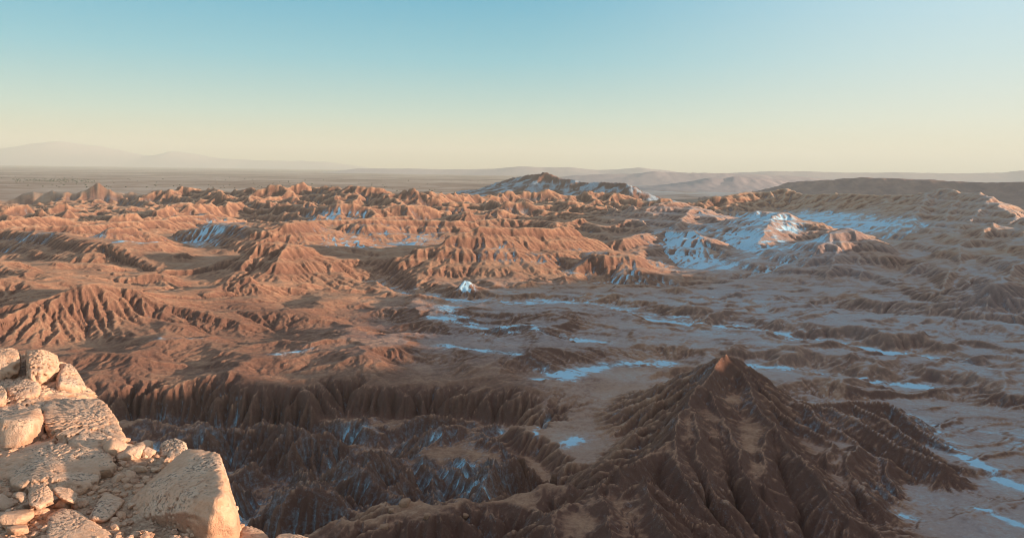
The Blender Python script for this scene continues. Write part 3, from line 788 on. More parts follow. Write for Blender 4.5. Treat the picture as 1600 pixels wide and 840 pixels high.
def build_plain():
    tn = np.radians(np.linspace(-60, 60, 161)); rows = lograxis([(2300, 8000, 160), (8000, 80000, 60)])
    X, Y, gf, sp = polar(0, tn, rows)
    Z = -14 + 2.5 * fbm(X / 700, Y / 700, 401, 4)
    pale = 0.8 * sstep(0.02, 0.14, X / Y) * sstep(3000, 5000, Y)  # painted haze tint, right side only
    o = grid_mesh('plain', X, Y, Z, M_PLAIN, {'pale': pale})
    tag(o, 'flat desert plain fading into haze beyond the badlands', 'plain', kind='structure')
build_plain()

def far_range(name, label, cat, crest, D, front, back, base=-16, rad=0, octs=(), nx=500, ny=110, jit=0.0, salt=None, tone=.35, rough_a=1.0, pale=.3):
    P = [at(c[0], c[1], D * (c[2] if len(c) > 2 else 1)) for c in crest]
    tb = [(P, math.tan(math.radians(front)), math.tan(math.radians(back)), base, rad, 2, 0.0)]
    A = max(p[2] for p in P) - base
    W = (A / tb[0][1] * 2.2 + rad, A / tb[0][2] * 2.2 + rad)
    xs = np.linspace(min(p[0] for p in P) - W[0], max(p[0] for p in P) + W[0], nx)
    ys = np.linspace(min(p[1] for p in P) - W[0], max(p[1] for p in P) + W[1], ny)
    X, Y = np.meshgrid(xs.astype(np.float32), ys.astype(np.float32))
    def gf(h): return np.gradient(h, xs, axis=1), np.gradient(h, ys, axis=0)
    z = np.full(X.shape, base - 12.0, np.float32)
    q = A * 0.5
    jx = X + jit * A * fbm(X / A / 1.5, Y / A / 1.5, 501, 3); jy = Y + jit * A * fbm(X / A / 1.5 + 3, Y / A / 1.5, 503, 3)
    z = apply_ridges(tb, z, X, Y, jx, jy, rough_a * 2 * fbm(X / q, Y / q, 505, 4))
    gx, gy = gf(blur(z, 2))
    z = z + gullies(X, Y, np.full_like(X, 2000), gx, gy, octs, np.ones_like(X))
    gx, gy = gf(z); sl = np.sqrt(gx * gx + gy * gy)
    n = fbm(X / q, Y / q, 507, 4)
    s = np.zeros_like(X) if salt is None else salt * (sstep(-.1, .3, n + 0.2 * (sl < .5))) * sstep(A * 0.95 + base, A * 0.7 + base, z)
    o = grid_mesh(name, X, Y, z, M_BAD, {'salt': s, 'tone': np.clip(tone + .4 * n, 0, 1), 'pale': np.full_like(X, pale)})  # high pale greys the distant rock, adding haze to its colour
    tag(o, label, cat, kind='structure')
    return o

far_range('butte', 'lone dark butte with salt streaked slopes standing beyond the badlands', 'butte',
          [(690, 312, 1.200), (720, 297, 1.166), (752, 295, 1.131), (770, 287, 1.111), (791, 280, 1.087), (823, 273, 1.051), (843, 271, 1.029), (852, 267.5, 1.019), (863, 273, 1.007), (881, 279, 0.986), (902, 280, 0.963), (913, 285, 0.951), (941, 284, 0.919), (973, 285, 0.884), (988, 291, 0.867), (1012, 308, 0.840)],
          3100, 27, 27, octs=[(70.0, 0, 0, 9e9, .08), (35.0, 0, 0, 9e9, .08), (18.0, 0, 0, 9e9, .06)], nx=330, ny=110, salt=.5, jit=.05, tone=.12, pale=.0)
far_range('mesa', 'long flat topped dark mesa on the right horizon', 'mesa',
          [(1196, 300, 1.170), (1222, 293, 1.154), (1240, 284, 1.143), (1290, 281.5, 1.112), (1326, 279, 1.090), (1351, 277.5, 1.075), (1397, 278.5, 1.046), (1451, 281, 1.013), (1486, 283, 0.992), (1540, 285.5, 0.958), (1600, 284, 0.921), (1720, 284, 0.848), (1850, 286, 0.768)],
          2900, 26, 20, rad=20, octs=[(70.0, 0, 0, 9e9, .07), (35.0, 0, 0, 9e9, .08), (18.0, 0, 0, 9e9, .05)], nx=400, ny=84, jit=.05, pale=.35)
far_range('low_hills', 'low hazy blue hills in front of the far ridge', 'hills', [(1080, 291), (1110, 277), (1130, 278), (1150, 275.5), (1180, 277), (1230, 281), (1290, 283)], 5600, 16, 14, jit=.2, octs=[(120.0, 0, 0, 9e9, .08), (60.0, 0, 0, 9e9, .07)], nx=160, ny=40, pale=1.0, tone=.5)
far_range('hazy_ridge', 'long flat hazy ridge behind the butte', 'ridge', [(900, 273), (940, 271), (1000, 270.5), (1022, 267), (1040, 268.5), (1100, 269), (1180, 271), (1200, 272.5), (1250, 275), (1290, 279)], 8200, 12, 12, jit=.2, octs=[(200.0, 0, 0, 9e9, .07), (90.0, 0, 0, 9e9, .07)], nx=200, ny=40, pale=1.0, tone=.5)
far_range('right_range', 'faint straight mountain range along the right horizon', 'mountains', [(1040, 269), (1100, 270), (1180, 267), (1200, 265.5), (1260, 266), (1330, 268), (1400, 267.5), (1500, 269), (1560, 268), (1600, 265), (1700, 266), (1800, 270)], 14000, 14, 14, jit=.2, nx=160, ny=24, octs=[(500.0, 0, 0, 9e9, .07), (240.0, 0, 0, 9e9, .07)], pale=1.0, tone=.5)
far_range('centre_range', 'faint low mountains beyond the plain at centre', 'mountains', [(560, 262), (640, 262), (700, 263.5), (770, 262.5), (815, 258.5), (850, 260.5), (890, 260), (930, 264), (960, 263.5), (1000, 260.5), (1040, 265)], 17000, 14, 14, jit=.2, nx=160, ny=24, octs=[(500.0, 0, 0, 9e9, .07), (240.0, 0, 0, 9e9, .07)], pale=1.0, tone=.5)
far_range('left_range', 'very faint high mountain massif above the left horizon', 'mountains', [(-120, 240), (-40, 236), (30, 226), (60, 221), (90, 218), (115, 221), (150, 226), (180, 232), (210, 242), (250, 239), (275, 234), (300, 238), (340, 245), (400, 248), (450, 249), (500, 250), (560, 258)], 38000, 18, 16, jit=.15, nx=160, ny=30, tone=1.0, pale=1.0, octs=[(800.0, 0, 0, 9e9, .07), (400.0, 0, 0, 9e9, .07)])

# ------------------------------------------------------------------ haze
def build_haze():
    bm = bmesh.new()
    bmesh.ops.create_cube(bm, size=1.0)
    for v in bm.verts: v.co = Vector((v.co.x * 110000, v.co.y * 110000, -90 if v.co.z < 0 else 1420))
    me = bpy.data.meshes.new('haze'); bm.to_mesh(me); bm.free()
    m = bpy.data.materials.new('haze_air'); m.use_nodes = True
    t = m.node_tree; t.nodes.clear()
    out = t.nodes.new('ShaderNodeOutputMaterial'); pv = t.nodes.new('ShaderNodeVolumePrincipled')
    pv.inputs['Color'].default_value = (.70, .735, .68, 1)
    pv.inputs['Density'].default_value = HAZE_DENSITY
    pv.inputs['Anisotropy'].default_value = 0.0
    t.links.new(pv.outputs[0], out.inputs['Volume'])
    me.materials.append(m)
    o = bpy.data.objects.new('haze', me); SC.collection.objects.link(o)
    tag(o, 'pale desert haze', 'haze', kind='stuff')
build_haze()

# ------------------------------------------------------------------ the ledge in the foreground
GX3 = _T.normal(size=(65536, 3)).astype(np.float32); GX3 /= np.linalg.norm(GX3, axis=1, keepdims=True)
def perlin3(p, seed=0):
    f = np.floor(p); i = f.astype(np.int32); t = (p - f).astype(np.float32)
    u = t * t * t * (t * (t * 6 - 15) + 10)
    def g(a, b, c):
        h = _hash(i[:, 0] + a + 131 * (i[:, 2] + c), i[:, 1] + b + 57 * (i[:, 2] + c), seed)
        return (GX3[h] * (t - np.array([a, b, c], np.float32))).sum(1)
    def lx(b, c): A, B = g(0, b, c), g(1, b, c); return A + (B - A) * u[:, 0]
    def ly(c): A, B = lx(0, c), lx(1, c); return A + (B - A) * u[:, 1]
    A, B = ly(0), ly(1)
    return (A + (B - A) * u[:, 2]) * 1.5
def fbm3(p, seed=0, n=4, gain=.5):
    s = 0; a = 1; t = 0
    for k in range(n):
        s = s + a * perlin3(p, seed + 19 * k); t += a; a *= gain; p = p * 2.07 + 3.1
    return s / t

def mat_sandstone():
    a = NT('pale_sandstone'); g = a.n('ShaderNodeNewGeometry'); P = g.outputs['Position']
    n1 = a.noise(P, 2.2, 6, 0.62); n2 = a.noise(P, 22, 5, 0.7); n3 = a.noise(P, 75, 3, 0.65)
    t = a.math('ADD', a.math('MULTIPLY', n1, 0.75), a.math('MULTIPLY', n2, 0.35))
    col = a.ramp(t, [(0.3, (.56, .27, .16)), (0.5, (.76, .45, .295)), (0.72, (.86, .605, .445))])
    # red iron stain on freshly broken faces, grey lichen on the weathered tops
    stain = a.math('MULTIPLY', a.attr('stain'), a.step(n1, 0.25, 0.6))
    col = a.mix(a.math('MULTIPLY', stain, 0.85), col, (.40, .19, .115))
    top = a.attr('top')
    n4 = a.noise(P, 40, 4, 0.7)
    li = a.math('MULTIPLY', a.step(a.math('ADD', n4, a.math('MULTIPLY', n1, .5)), 0.80, 0.90), a.step(top, 0.35, 0.75))
    li = a.math('MULTIPLY', li, a.step(n1, 0.42, 0.56))
    col = a.mix(a.math('MULTIPLY', li, 0.8), col, (.085, .07, .062))
    col = a.mix(a.math('MULTIPLY', a.step(n3, 0.62, 0.72), 0.35), col, (.2, .13, .1))
    a.l(col, a.b.inputs['Base Color'])
    b1 = a.bump(n2, 0.05, 0.7); b2 = a.bump(n3, 0.014, 0.7, b1)
    a.l(b2, a.b.inputs['Normal'])
    return a.m
M_SAND = mat_sandstone()
def mat_gravel():
    a = NT('gravel_dirt'); P = a.pos()
    n1 = a.noise(P, 3, 5, 0.6); n2 = a.noise(P, 34, 4, 0.65)
    t = a.math('ADD', a.math('MULTIPLY', n1, 0.5), a.math('MULTIPLY', n2, 0.5))
    col = a.ramp(t, [(0.36, (.22, .125, .082)), (0.5, (.48, .30, .20)), (0.64, (.70, .50, .36))])
    a.l(col, a.b.inputs['Base Color']); a.l(a.bump(n2, 0.03, 0.9), a.b.inputs['Normal'])
    return a.m
M_GRAV = mat_gravel()

ZL = 107.5
ZG = 107.36
EDGE = [floor_at(px, py, ZL)[:2] for px, py in [(-260, 585), (-60, 592), (60, 604), (110, 614), (150, 640), (185, 668), (215, 672), (262, 680), (314, 690), (345, 740), (372, 815), (440, 834), (510, 842), (560, 900)]] + [np.array((-0.9, 1.0)), np.array((-6, 1.0)), np.array((-9, 5))]
def ledge_z(x, y):
    x = np.asarray(x, np.float32); y = np.asarray(y, np.float32)
    sd = poly_sd(x, y, EDGE) + 0.12 * fbm(x / .5, y / .5, 601, 3)
    z = ZG + 0.06 * fbm(x / 1.1, y / 1.1, 603, 3) + 0.022 * fbm(x / .16, y / .16, 605, 3)
    b = floor_at(205, 692, ZG); z = z + 0.16 * np.exp(-(((x - b[0]) / .55) ** 2 + ((y - b[1]) / .5) ** 2))
    z = z - 0.22 * sstep(-2.0, -0.9, x) * sstep(6.6, 5.2, y)
    over = np.maximum(-sd, 0)
    return z - np.minimum(over * 2.6 + over * over * 1.2, 16) - 0.10 * sstep(.25, 0, sd)

def build_ledge():
    xs = np.concatenate([np.linspace(-9, -5.6, 16, endpoint=False), np.linspace(-5.6, -0.6, 230, endpoint=False), np.linspace(-0.6, 4, 30)])
    ys = np.concatenate([np.linspace(0.5, 4.6, 18, endpoint=False), np.linspace(4.6, 9.6, 190, endpoint=False), np.linspace(9.6, 15, 24)])
    X, Y = np.meshgrid(xs.astype(np.float32), ys.astype(np.float32))
    o = grid_mesh('ledge', X, Y, ledge_z(X, Y), M_GRAV)
    tag(o, 'rubbly dirt top of the rock ledge at the viewpoint', 'ledge', kind='structure')
build_ledge()

def ico(n):
    bm = bmesh.new(); bmesh.ops.create_icosphere(bm, subdivisions=n, radius=1.0)
    v = np.array([q.co[:] for q in bm.verts], np.float32); f = np.array([[q.index for q in p.verts] for p in bm.faces], np.int32); bm.free()
    return v, f
ICO = {n: ico(n) for n in (1, 2, 3, 5, 6)}

def raw_mesh(name, V, Fc, mat, attrs=None, smooth=True):
    me = bpy.data.meshes.new(name)
    me.vertices.add(len(V)); me.vertices.foreach_set('co', V.astype(np.float32).ravel())
    k = Fc.shape[1]
    me.loops.add(Fc.size); me.loops.foreach_set('vertex_index', Fc.astype(np.int32).ravel())
    me.polygons.add(len(Fc)); me.polygons.foreach_set('loop_start', np.arange(0, Fc.size, k, dtype=np.int32)); me.polygons.foreach_set('loop_total', np.full(len(Fc), k, np.int32))
    me.polygons.foreach_set('use_smooth', np.full(len(Fc), smooth, bool))
    me.update(calc_edges=True)
    for n, v in (attrs or {}).items():
        a = me.attributes.new(n, 'FLOAT', 'POINT'); a.data.foreach_set('value', v.astype(np.float32).ravel())
    me.materials.append(mat)
    return me

def rock(name, label, cat, pts, res=5, sharp=16, rough=1.0, seed=0, strata=0.5, stain=0.5, group=None, chips=26, mat=None, tone=.5):
    """A broken block: the hull of the given points (photo x, y, depth or raw xyz) with worn edges, ledges, chips and pits."""
    W = np.array([at(*p[:3]) if len(p) == 3 else p[1:] for p in pts])
    c = W.mean(0); L = W - c
    bm = bmesh.new()
    for p in L: bm.verts.new(p)
    r = bmesh.ops.convex_hull(bm, input=list(bm.verts))
    bm.normal_update()
    pl = {}
    for f in bm.faces:
        n = f.normal; d = n.dot(f.verts[0].co)
        if d < 0: n = -n; d = -d
        pl[tuple(round(q, 2) for q in n)] = (np.array(n), d)
    bm.free()
    gr = np.random.default_rng(1000 + seed)
    for _ in range(chips):                     # corners and edges knocked off
        n = gr.normal(size=3); n /= np.linalg.norm(n)
        d = float((L @ n).max()) * gr.uniform(.72, .96)
        pl[('c', _)] = (n, d)
    Nn = np.array([q[0] for q in pl.values()]); Dn = np.maximum(np.array([q[1] for q in pl.values()]), 0.01)
    V, Fc = ICO[res]
    k = np.clip(V @ Nn.T, 0, None) / Dn
    rr = (k ** sharp).sum(1) ** (-1.0 / sharp) * (1 + 0.9 / sharp)
    P = V * rr[:, None]
    size = float(np.median(rr))
    q = P / size + seed * 7.3
    e = 0.05 * fbm3(q * 1.3, seed, 3) + 0.055 * fbm3(q * 3.6, seed + 5, 4, .6)
    tq = fbm3(q * np.array([1.6, 1.6, 2.6], np.float32), seed + 9, 4) * 4.5 + P[:, 2] / size * 2.6
    fr = tq - np.floor(tq)
    e += strata * 0.07 * (np.floor(tq) + sstep(.4, .6, fr) - tq)
    cr = np.abs(perlin3(q * 1.9 + 0.35 * np.stack([perlin3(q * 5, seed + 41)] * 3, -1), seed + 43))
    e -= 0.13 * sstep(.07, .0, cr)                         # cracks
    pit = np.clip(perlin3(q * 5.5, seed + 21) - .15, 0, 1) ; e -= 0.07 * pit
    pit2 = np.clip(perlin3(q * 13, seed + 23) - .2, 0, 1); e -= 0.02 * pit2
    if res >= 6: e += 0.022 * fbm3(q * 14, seed + 31, 3, .65)
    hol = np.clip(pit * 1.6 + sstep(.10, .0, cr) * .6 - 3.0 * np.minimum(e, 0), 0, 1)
    P = P * (1 + rough * e)[:, None]
    me = raw_mesh(name, P, Fc, mat or M_SAND, {'tone': np.full(len(P), tone), 'salt': np.zeros(len(P)), 'pale': np.zeros(len(P))} if mat else None)
    nz = np.zeros(len(P) * 3, np.float32); me.vertex_normals.foreach_get('vector', nz); nz = nz.reshape(-1, 3)
    me.attributes.new('top', 'FLOAT', 'POINT').data.foreach_set('value', np.clip(nz[:, 2], 0, 1).astype(np.float32))
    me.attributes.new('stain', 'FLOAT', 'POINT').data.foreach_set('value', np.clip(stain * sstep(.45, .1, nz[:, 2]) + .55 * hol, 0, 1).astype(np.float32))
    o = bpy.data.objects.new(name, me); o.location = c; SC.collection.objects.link(o)
    return tag(o, label, cat, group)

rock('outcrop', 'broken bedrock under the boulders along the left picture edge', 'outcrop',
     [(-90, 575, 9.3), (-90, 600, 8.9), (60, 570, 9.4), (110, 588, 9.3), (138, 604, 8.9), (164, 632, 8.5), (150, 655, 8.0), (70, 665, 7.5), (-90, 680, 7.3), (-90, 640, 10.0), (110, 640, 9.8), (60, 720, 7.6), (-90, 740, 7.6)], 6, 22, 1.6, 31, 1.3, .5, chips=26)
rock('outcrop', 'broken bedrock behind the topmost boulders, closing the crest of the ledge', 'outcrop',
     [(-80, 556, 9.5), (-20, 552, 9.6), (40, 553, 9.6), (92, 558, 9.6), (112, 574, 9.5), (-80, 620, 9.2), (40, 622, 9.1), (118, 618, 9.2), (-80, 640, 10.4), (110, 630, 10.2), (30, 560, 10.2)], 5, 40, 1.5, 33, 1.2, .5, chips=26)
rock('outcrop', 'low broken bedrock between the sloping slab and the flat topped slab', 'outcrop',
     [(40, 700, 7.05), (90, 680, 7.2), (170, 690, 7.0), (196, 715, 6.75), (165, 745, 6.3), (60, 730, 6.5), (-60, 760, 6.3), (-60, 700, 7.2), (60, 790, 6.8), (190, 760, 6.9)], 5, 20, 1.5, 32, 1.3, .5, chips=26)
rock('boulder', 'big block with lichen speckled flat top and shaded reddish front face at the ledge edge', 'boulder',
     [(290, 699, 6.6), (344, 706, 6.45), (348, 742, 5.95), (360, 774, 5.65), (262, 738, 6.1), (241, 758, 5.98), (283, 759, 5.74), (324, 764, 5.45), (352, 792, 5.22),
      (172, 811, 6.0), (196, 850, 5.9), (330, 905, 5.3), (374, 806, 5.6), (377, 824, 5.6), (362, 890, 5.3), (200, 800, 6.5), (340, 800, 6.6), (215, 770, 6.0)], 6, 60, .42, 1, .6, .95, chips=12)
rock('boulder', 'pale cracked boulder at the left picture edge, topmost on the ledge', 'boulder',
     [(-50, 560, 8.9), (34, 560, 8.9), (31, 585, 8.8), (0, 597, 8.75), (-50, 592, 8.8), (-20, 544, 9.2), (15, 542, 9.2), (33, 549, 9.25), (-40, 548, 9.7), (30, 550, 9.7), (-20, 615, 9.2), (20, 612, 9.3)], 5, 40, 1.0, 2, .8, .2)
rock('boulder', 'rounded sunlit boulder with a dark crack, touching the topmost boulder', 'boulder',
     [(33, 556, 9.0), (40, 548, 9.1), (66, 546, 9.1), (89, 552, 9.2), (98, 568, 9.1), (92, 586, 8.8), (68, 598, 8.5), (36, 592, 8.5), (40, 550, 9.7), (92, 560, 9.8), (60, 620, 9.2), (95, 600, 9.4)], 6, 40, 1.0, 3, 1.0, .25)
rock('boulder', 'smooth bulging stone below the cracked boulder', 'boulder',
     [(5, 606, 8.4), (26, 588, 8.6), (64, 592, 8.6), (68, 604, 8.4), (59, 618, 8.25), (22, 632, 8.15), (10, 628, 8.2), (30, 640, 8.8), (70, 630, 8.9)], 5, 30, 1.0, 4, .9, .3)
rock('boulder', 'tan cap of rock ending the ledge crest above the valley', 'boulder',
     [(92, 566, 9.2), (100, 558, 9.3), (115, 571, 9.2), (127, 590, 9.0), (134, 605, 8.8), (111, 609, 8.5), (92, 602, 8.5), (80, 575, 9.6), (130, 605, 9.6), (80, 640, 8.9), (140, 640, 8.9)], 5, 40, 1.0, 5, 1.0, .4)
rock('boulder', 'small rounded stone cut by the left picture edge under the topmost boulder', 'boulder',
     [(-14, 604, 8.2), (4, 602, 8.2), (11, 612, 8.1), (14, 628, 8.0), (2, 638, 7.95), (-14, 636, 7.95), (0, 640, 8.5), (-10, 610, 8.7)], 5, 40, 1.1, 6, .8, .3)
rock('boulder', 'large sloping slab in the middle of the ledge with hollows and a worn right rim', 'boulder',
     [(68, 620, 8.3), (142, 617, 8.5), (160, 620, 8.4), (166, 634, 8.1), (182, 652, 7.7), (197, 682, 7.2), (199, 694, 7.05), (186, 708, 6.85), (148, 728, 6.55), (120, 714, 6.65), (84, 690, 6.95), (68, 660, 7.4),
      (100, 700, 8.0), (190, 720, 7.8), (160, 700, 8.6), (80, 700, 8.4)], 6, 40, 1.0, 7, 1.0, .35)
rock('boulder', 'square block with shaded front and bright right face at the left picture edge', 'boulder',
     [(-60, 650, 7.5), (0, 648, 7.6), (22, 640, 7.7), (61, 635, 7.8), (69, 652, 7.5), (36, 660, 7.0), (-60, 668, 7.5), (71, 686, 7.35), (48, 714, 7.1), (16, 722, 6.92), (-60, 730, 7.4), (70, 720, 7.6), (-60, 720, 7.8)], 5, 60, .5, 8, .5, .9, chips=12)
rock('boulder', 'wide flat topped slab with a dark gap along its right side', 'boulder',
     [(2, 738, 6.5), (48, 712, 6.85), (86, 697, 7.0), (108, 703, 6.95), (130, 726, 6.6), (156, 741, 6.4), (152, 752, 6.25), (124, 770, 6.0), (80, 754, 6.05), (40, 756, 6.05), (5, 752, 6.15), (128, 796, 6.05), (150, 775, 6.3), (60, 790, 6.2), (20, 775, 6.3), (100, 790, 6.9)], 6, 40, .6, 9, .6, .45)
rock('boulder', 'low sunlit slab at the bottom edge of the picture', 'boulder',
     [(70, 790, 5.75), (107, 782, 5.85), (126, 792, 5.8), (142, 808, 5.6), (178, 826, 5.45), (192, 850, 5.3), (110, 880, 5.0), (60, 850, 5.2), (60, 815, 5.5), (150, 900, 5.3), (90, 870, 5.7)], 5, 36, 1.0, 10, .8, .25)
rock('boulder', 'grey shaded block wedged in the gap beside the big block', 'boulder',
     [(162, 765, 6.1), (198, 782, 5.95), (182, 798, 5.75), (163, 816, 5.55), (134, 806, 5.6), (147, 788, 5.8), (165, 830, 5.8), (195, 800, 6.1), (150, 810, 6.1)], 5, 18, .7, 11, .6, .6)
rock('boulder', 'lumpy round stone sitting on the gravel in front of the flat topped slab', 'stone',
     [(44, 772, 5.75), (50, 757, 5.85), (70, 755, 5.85), (88, 772, 5.75), (90, 783, 5.65), (60, 796, 5.5), (46, 790, 5.55), (70, 790, 5.95), (50, 785, 6.0)], 5, 30, 1.6, 12, 1.0, .3)
rock('boulder', 'thin grey flake of stone leaning on the lumpy round stone', 'stone',
     [(18, 763, 5.85), (42, 766, 5.8), (41, 784, 5.6), (30, 787, 5.55), (20, 772, 5.7), (35, 780, 5.8)], 3, 14, .6, 13, .4, .2)
rock('boulder', 'worn lump on the front lip of the flat topped slab', 'stone',
     [(80, 757, 5.95), (110, 762, 5.95), (121, 770, 5.9), (120, 786, 5.75), (100, 782, 5.7), (84, 770, 5.8), (105, 790, 6.1)], 5, 36, 1.1, 14, .9, .3)
rock('boulder', 'small sunlit boulder behind the big block at the ledge edge', 'boulder',
     [(244, 708, 6.95), (250, 690, 7.1), (270, 683, 7.15), (291, 690, 7.05), (296, 710, 6.85), (268, 722, 6.75), (260, 705, 7.4), (288, 705, 7.4)], 5, 40, 1.3, 15, .9, .3)
rock('boulder', 'bright low rock at the bottom edge, right of the big block', 'boulder',
     [(428, 838, 5.5), (445, 829, 5.65), (470, 831, 5.6), (497, 840, 5.5), (500, 860, 5.3), (425, 870, 5.2), (470, 880, 5.6), (450, 860, 5.8)], 5, 40, 1.1, 16, .8, .3)
rock('boulder', 'brown rubble knob at the foot of the big block on its right', 'boulder',
     [(374, 820, 5.75), (392, 818, 5.8), (412, 828, 5.7), (425, 846, 5.5), (400, 870, 5.3), (372, 860, 5.4), (395, 850, 5.9)], 5, 36, 1.4, 17, .9, .7)

# loose stones one can pick out, then the gravel between them
def small_rock(seed, res=3):
    g = np.random.default_rng(seed); V, Fc = ICO[res]
    n = g.normal(size=(9, 3)); n /= np.linalg.norm(n, axis=1, keepdims=True); d = g.uniform(.55, 1, 9)
    k = np.clip(V @ n.T, 0, None) / d
    r = np.minimum((k ** 36).sum(1) ** (-1 / 36.0), 1.4)
    P = V * r[:, None] * (1 + .06 * fbm3(V * 2 + seed, seed, 2))[:, None]
    return P * np.array([1, g.uniform(.6, .9), g.uniform(.4, .7)]), Fc

def stone_mesh(seed):
    P, Fc = small_rock(seed)
    me = raw_mesh('stone', P, Fc, M_SAND, {'top': np.full(len(P), .2), 'stain': np.full(len(P), .25)})
    return me
STONES = [stone_mesh(40 + i) for i in range(6)]
def spot(px, py):
    p = floor_at(px, py, ZG)
    return p[0], p[1]
k = 0
for px, py, size, look in [
    (156, 735, .10, 'flat pale chip on the gravel right of the wide slab'), (186, 715, .13, 'pale angular stone against the foot of the sloping slab'),
    (205, 722, .12, 'flat tan flake on the rubble between the sloping slab and the big block'), (168, 712, .10, 'bluish grey flat chip under the sloping slab'),
    (170, 736, .07, 'reddish pebble near the grey wedged block'), (214, 690, .11, 'sunlit stone high on the rubble bank beside the sloping slab'),
    (228, 702, .09, 'small stone on the crest of the rubble bank'), (236, 716, .08, 'rounded pebble beside the small edge boulder'),
    (206, 676, .12, 'tan stone capping the top of the rubble bank'), (222, 738, .07, 'grey chip in the shadow of the big block'),
    (204, 748, .08, 'dark chip in the middle of the shaded gravel'), (186, 752, .06, 'small flake in the shaded gravel above the wedged block'),
    (24, 822, .14, 'pale split stone on the gravel at the lower left corner'), (8, 790, .10, 'tan stone at the left edge below the flat slab'),
    (48, 812, .07, 'small round pebble left of the bottom slab'), (14, 806, .06, 'brown pebble beside the pale split stone'),
    (36, 796, .06, 'little pebble under the grey leaning flake'), (66, 806, .07, 'pebble at the back end of the bottom slab'),
    (30, 836, .09, 'stone cut by the bottom edge near the corner'), (96, 792, .06, 'pebble below the worn lump')]:
    x, y = spot(px, py)
    o = bpy.data.objects.new('stone', STONES[k % 6]); SC.collection.objects.link(o)
    o.location = (x, y, float(ledge_z([x], [y])[0]) + size * .18)
    o.scale = (size, size, size); o.rotation_euler = (random.uniform(-.3, .3), random.uniform(-.3, .3), random.uniform(0, 6.28))
    tag(o, look, 'stone', 'loose stones on the ledge'); k += 1

def build_gravel():
    g = np.random.default_rng(5)
    V, Fc = ICO[1]
    n = 7500
    x = g.uniform(-5.2, -1.6, n); y = g.uniform(4.8, 8.2, n)
    keep = (poly_sd(x, y, EDGE) > -0.25) & (fbm(x / .6, y / .6, 701, 2) + g.uniform(-.3, .5, n) > -.05)
    x, y = x[keep], y[keep]; n = len(x)
    z = ledge_z(x, y)
    s = 0.010 + 0.032 * g.random(n) ** 3
    P = V[None] * (0.75 + 0.5 * g.random((n, len(V), 1))) * s[:, None, None] * np.array([1.2, 1, .7])
    a = g.uniform(0, 6.28, n)[:, None]
    X = P[..., 0] * np.cos(a) - P[..., 1] * np.sin(a); Y = P[..., 0] * np.sin(a) + P[..., 1] * np.cos(a)
    P = np.stack([X + x[:, None], Y + y[:, None], P[..., 2] + (z + s * .3)[:, None]], -1)
    F_ = (Fc[None] + (np.arange(n) * len(V))[:, None, None]).reshape(-1, 3)
    me = raw_mesh('gravel', P.reshape(-1, 3), F_, M_SAND, {'top': np.full(n * len(V), .0), 'stain': np.repeat(g.uniform(0, .9, n), len(V))}, smooth=False)
    o = bpy.data.objects.new('gravel', me); SC.collection.objects.link(o)
    tag(o, 'loose gravel scattered over the ledge', 'gravel', kind='stuff')
build_gravel()

def build_scrub():
    g = np.random.default_rng(9); V, Fc = ICO[1]
    n = 420
    px = g.uniform(-60, 760, n); py = 256 + px * .0145 + 8 + g.random(n) ** .7 * 28
    band = g.random(n) < .5
    px = np.where(band, g.uniform(20, 150, n), px); py = np.where(band, 281 + px * .012 + g.normal(0, 1.2, n), py)
    P = []
    for a, b in zip(px, py):
        q = floor_at(a, b, -14.0); P.append(q)
    P = np.array(P); ok = P[:, 1] < 9000; P = P[ok]; n = len(P)
    s = g.uniform(1.2, 4.2, n)
    W = V[None] * (0.7 + .6 * g.random((n, len(V), 1))) * s[:, None, None] * np.array([1.6, 1.3, .8]) + P[:, None, :] + np.array([0, 0, 2.0])
    F_ = (Fc[None] + (np.arange(n) * len(V))[:, None, None]).reshape(-1, 3)
    m = NT('desert_scrub'); m.b.inputs['Base Color'].default_value = (.06, .065, .04, 1)
    me = raw_mesh('scrub', W.reshape(-1, 3), F_, m.m, smooth=False)
    o = bpy.data.objects.new('scrub', me); SC.collection.objects.link(o)
    tag(o, 'dark desert scrub dotted over the far plain', 'scrub', kind='stuff')
build_scrub()

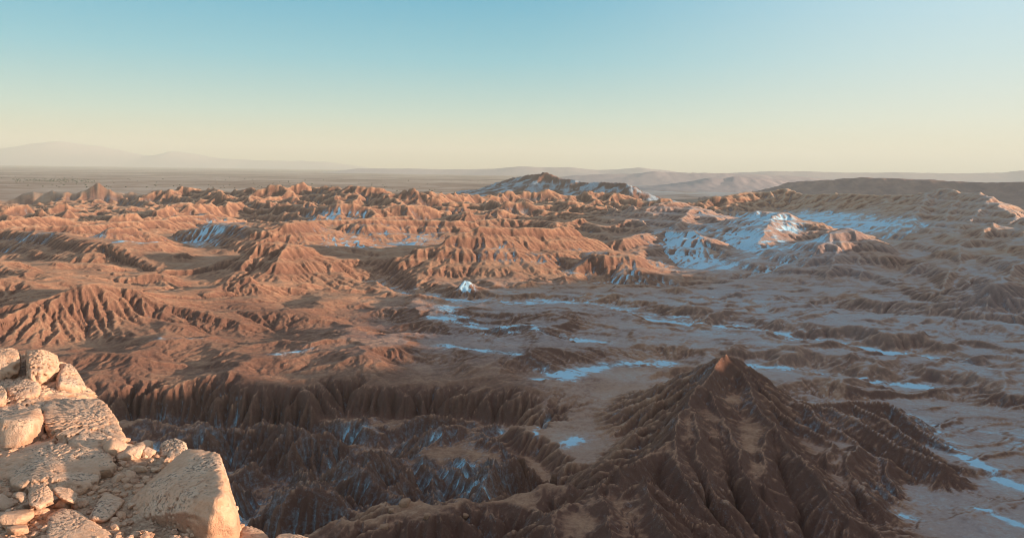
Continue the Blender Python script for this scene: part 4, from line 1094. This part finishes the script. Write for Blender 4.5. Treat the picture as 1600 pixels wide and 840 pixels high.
# rock pinnacles at the canyon edge and blocks lying on the spur below the viewpoint
def pinnacle(px, py, D, w, h, label, seed, lean=0.0):
    p = at(px, py, D); x, y = p[0], p[1]; z = ground(x, y) - 1.5; g = np.random.default_rng(seed)
    P = []
    for k, (f, r) in enumerate([(0, 1.15), (.25, .95), (.55, .8), (.72, .62), (.84, .9), (.96, .75)]):
        for a in np.arange(6) * 1.047 + k * .5:
            q = r * w * .5 * g.uniform(.8, 1.15)
            P.append((0, x + q * math.cos(a) + lean * f * h, y + q * math.sin(a), z + f * (h + 1.5)))
    rock('pinnacle', label, 'rock pinnacle', P, 5, 40, 1.8, seed, 1.6, .4, 'rock pinnacles at the canyon edge', mat=M_BAD, tone=.25)
pinnacle(815, 745, 262, 4.2, 6, 'squat flat headed brown pinnacle, leftmost at the canyon edge', 61)
pinnacle(850, 748, 262, 3, 7.5, 'tallest brown rock pinnacle at the canyon edge', 62, .1)
pinnacle(862, 752, 258, 2.8, 6.5, 'leaning pinnacle right of the tallest one at the canyon edge', 63, .18)
pinnacle(836, 762, 252, 3.2, 4, 'low stubby pinnacle in front of the tallest one', 64)
for px, py, D, w, label, sd in [(633, 795, 192, 3.2, 'pale block perched on the spur below the viewpoint', 71), (612, 800, 190, 1.6, 'small block beside the pale block on the spur', 72), (717, 770, 204, 2.4, 'upright brown block on the far lip of the spur', 73),
                                (668, 812, 184, 1.8, 'broken slab on the near side of the spur', 74), (828, 768, 236, 2.6, 'dark block at the foot of the pinnacles', 75), (600, 818, 182, 2.2, 'tan slab lying on the path along the spur', 76), (728, 797, 190, 1.5, 'thin flake of rock on the knoll of the spur', 77)]:
    p = at(px, py, D); x, y = p[0], p[1]; z = ground(x, y); g = np.random.default_rng(sd)
    P = [(0, x + w * .5 * a * g.uniform(.7, 1.1), y + w * .5 * b * g.uniform(.7, 1.1), z + w * c * g.uniform(.8, 1.1)) for a in (-1, 1) for b in (-1, 1) for c in (-.15, .5)]
    rock('boulder', label, 'boulder', P, 3, 60, 1.0, sd, .8, .3, 'blocks lying on the spur', mat=M_BAD, tone=.6)
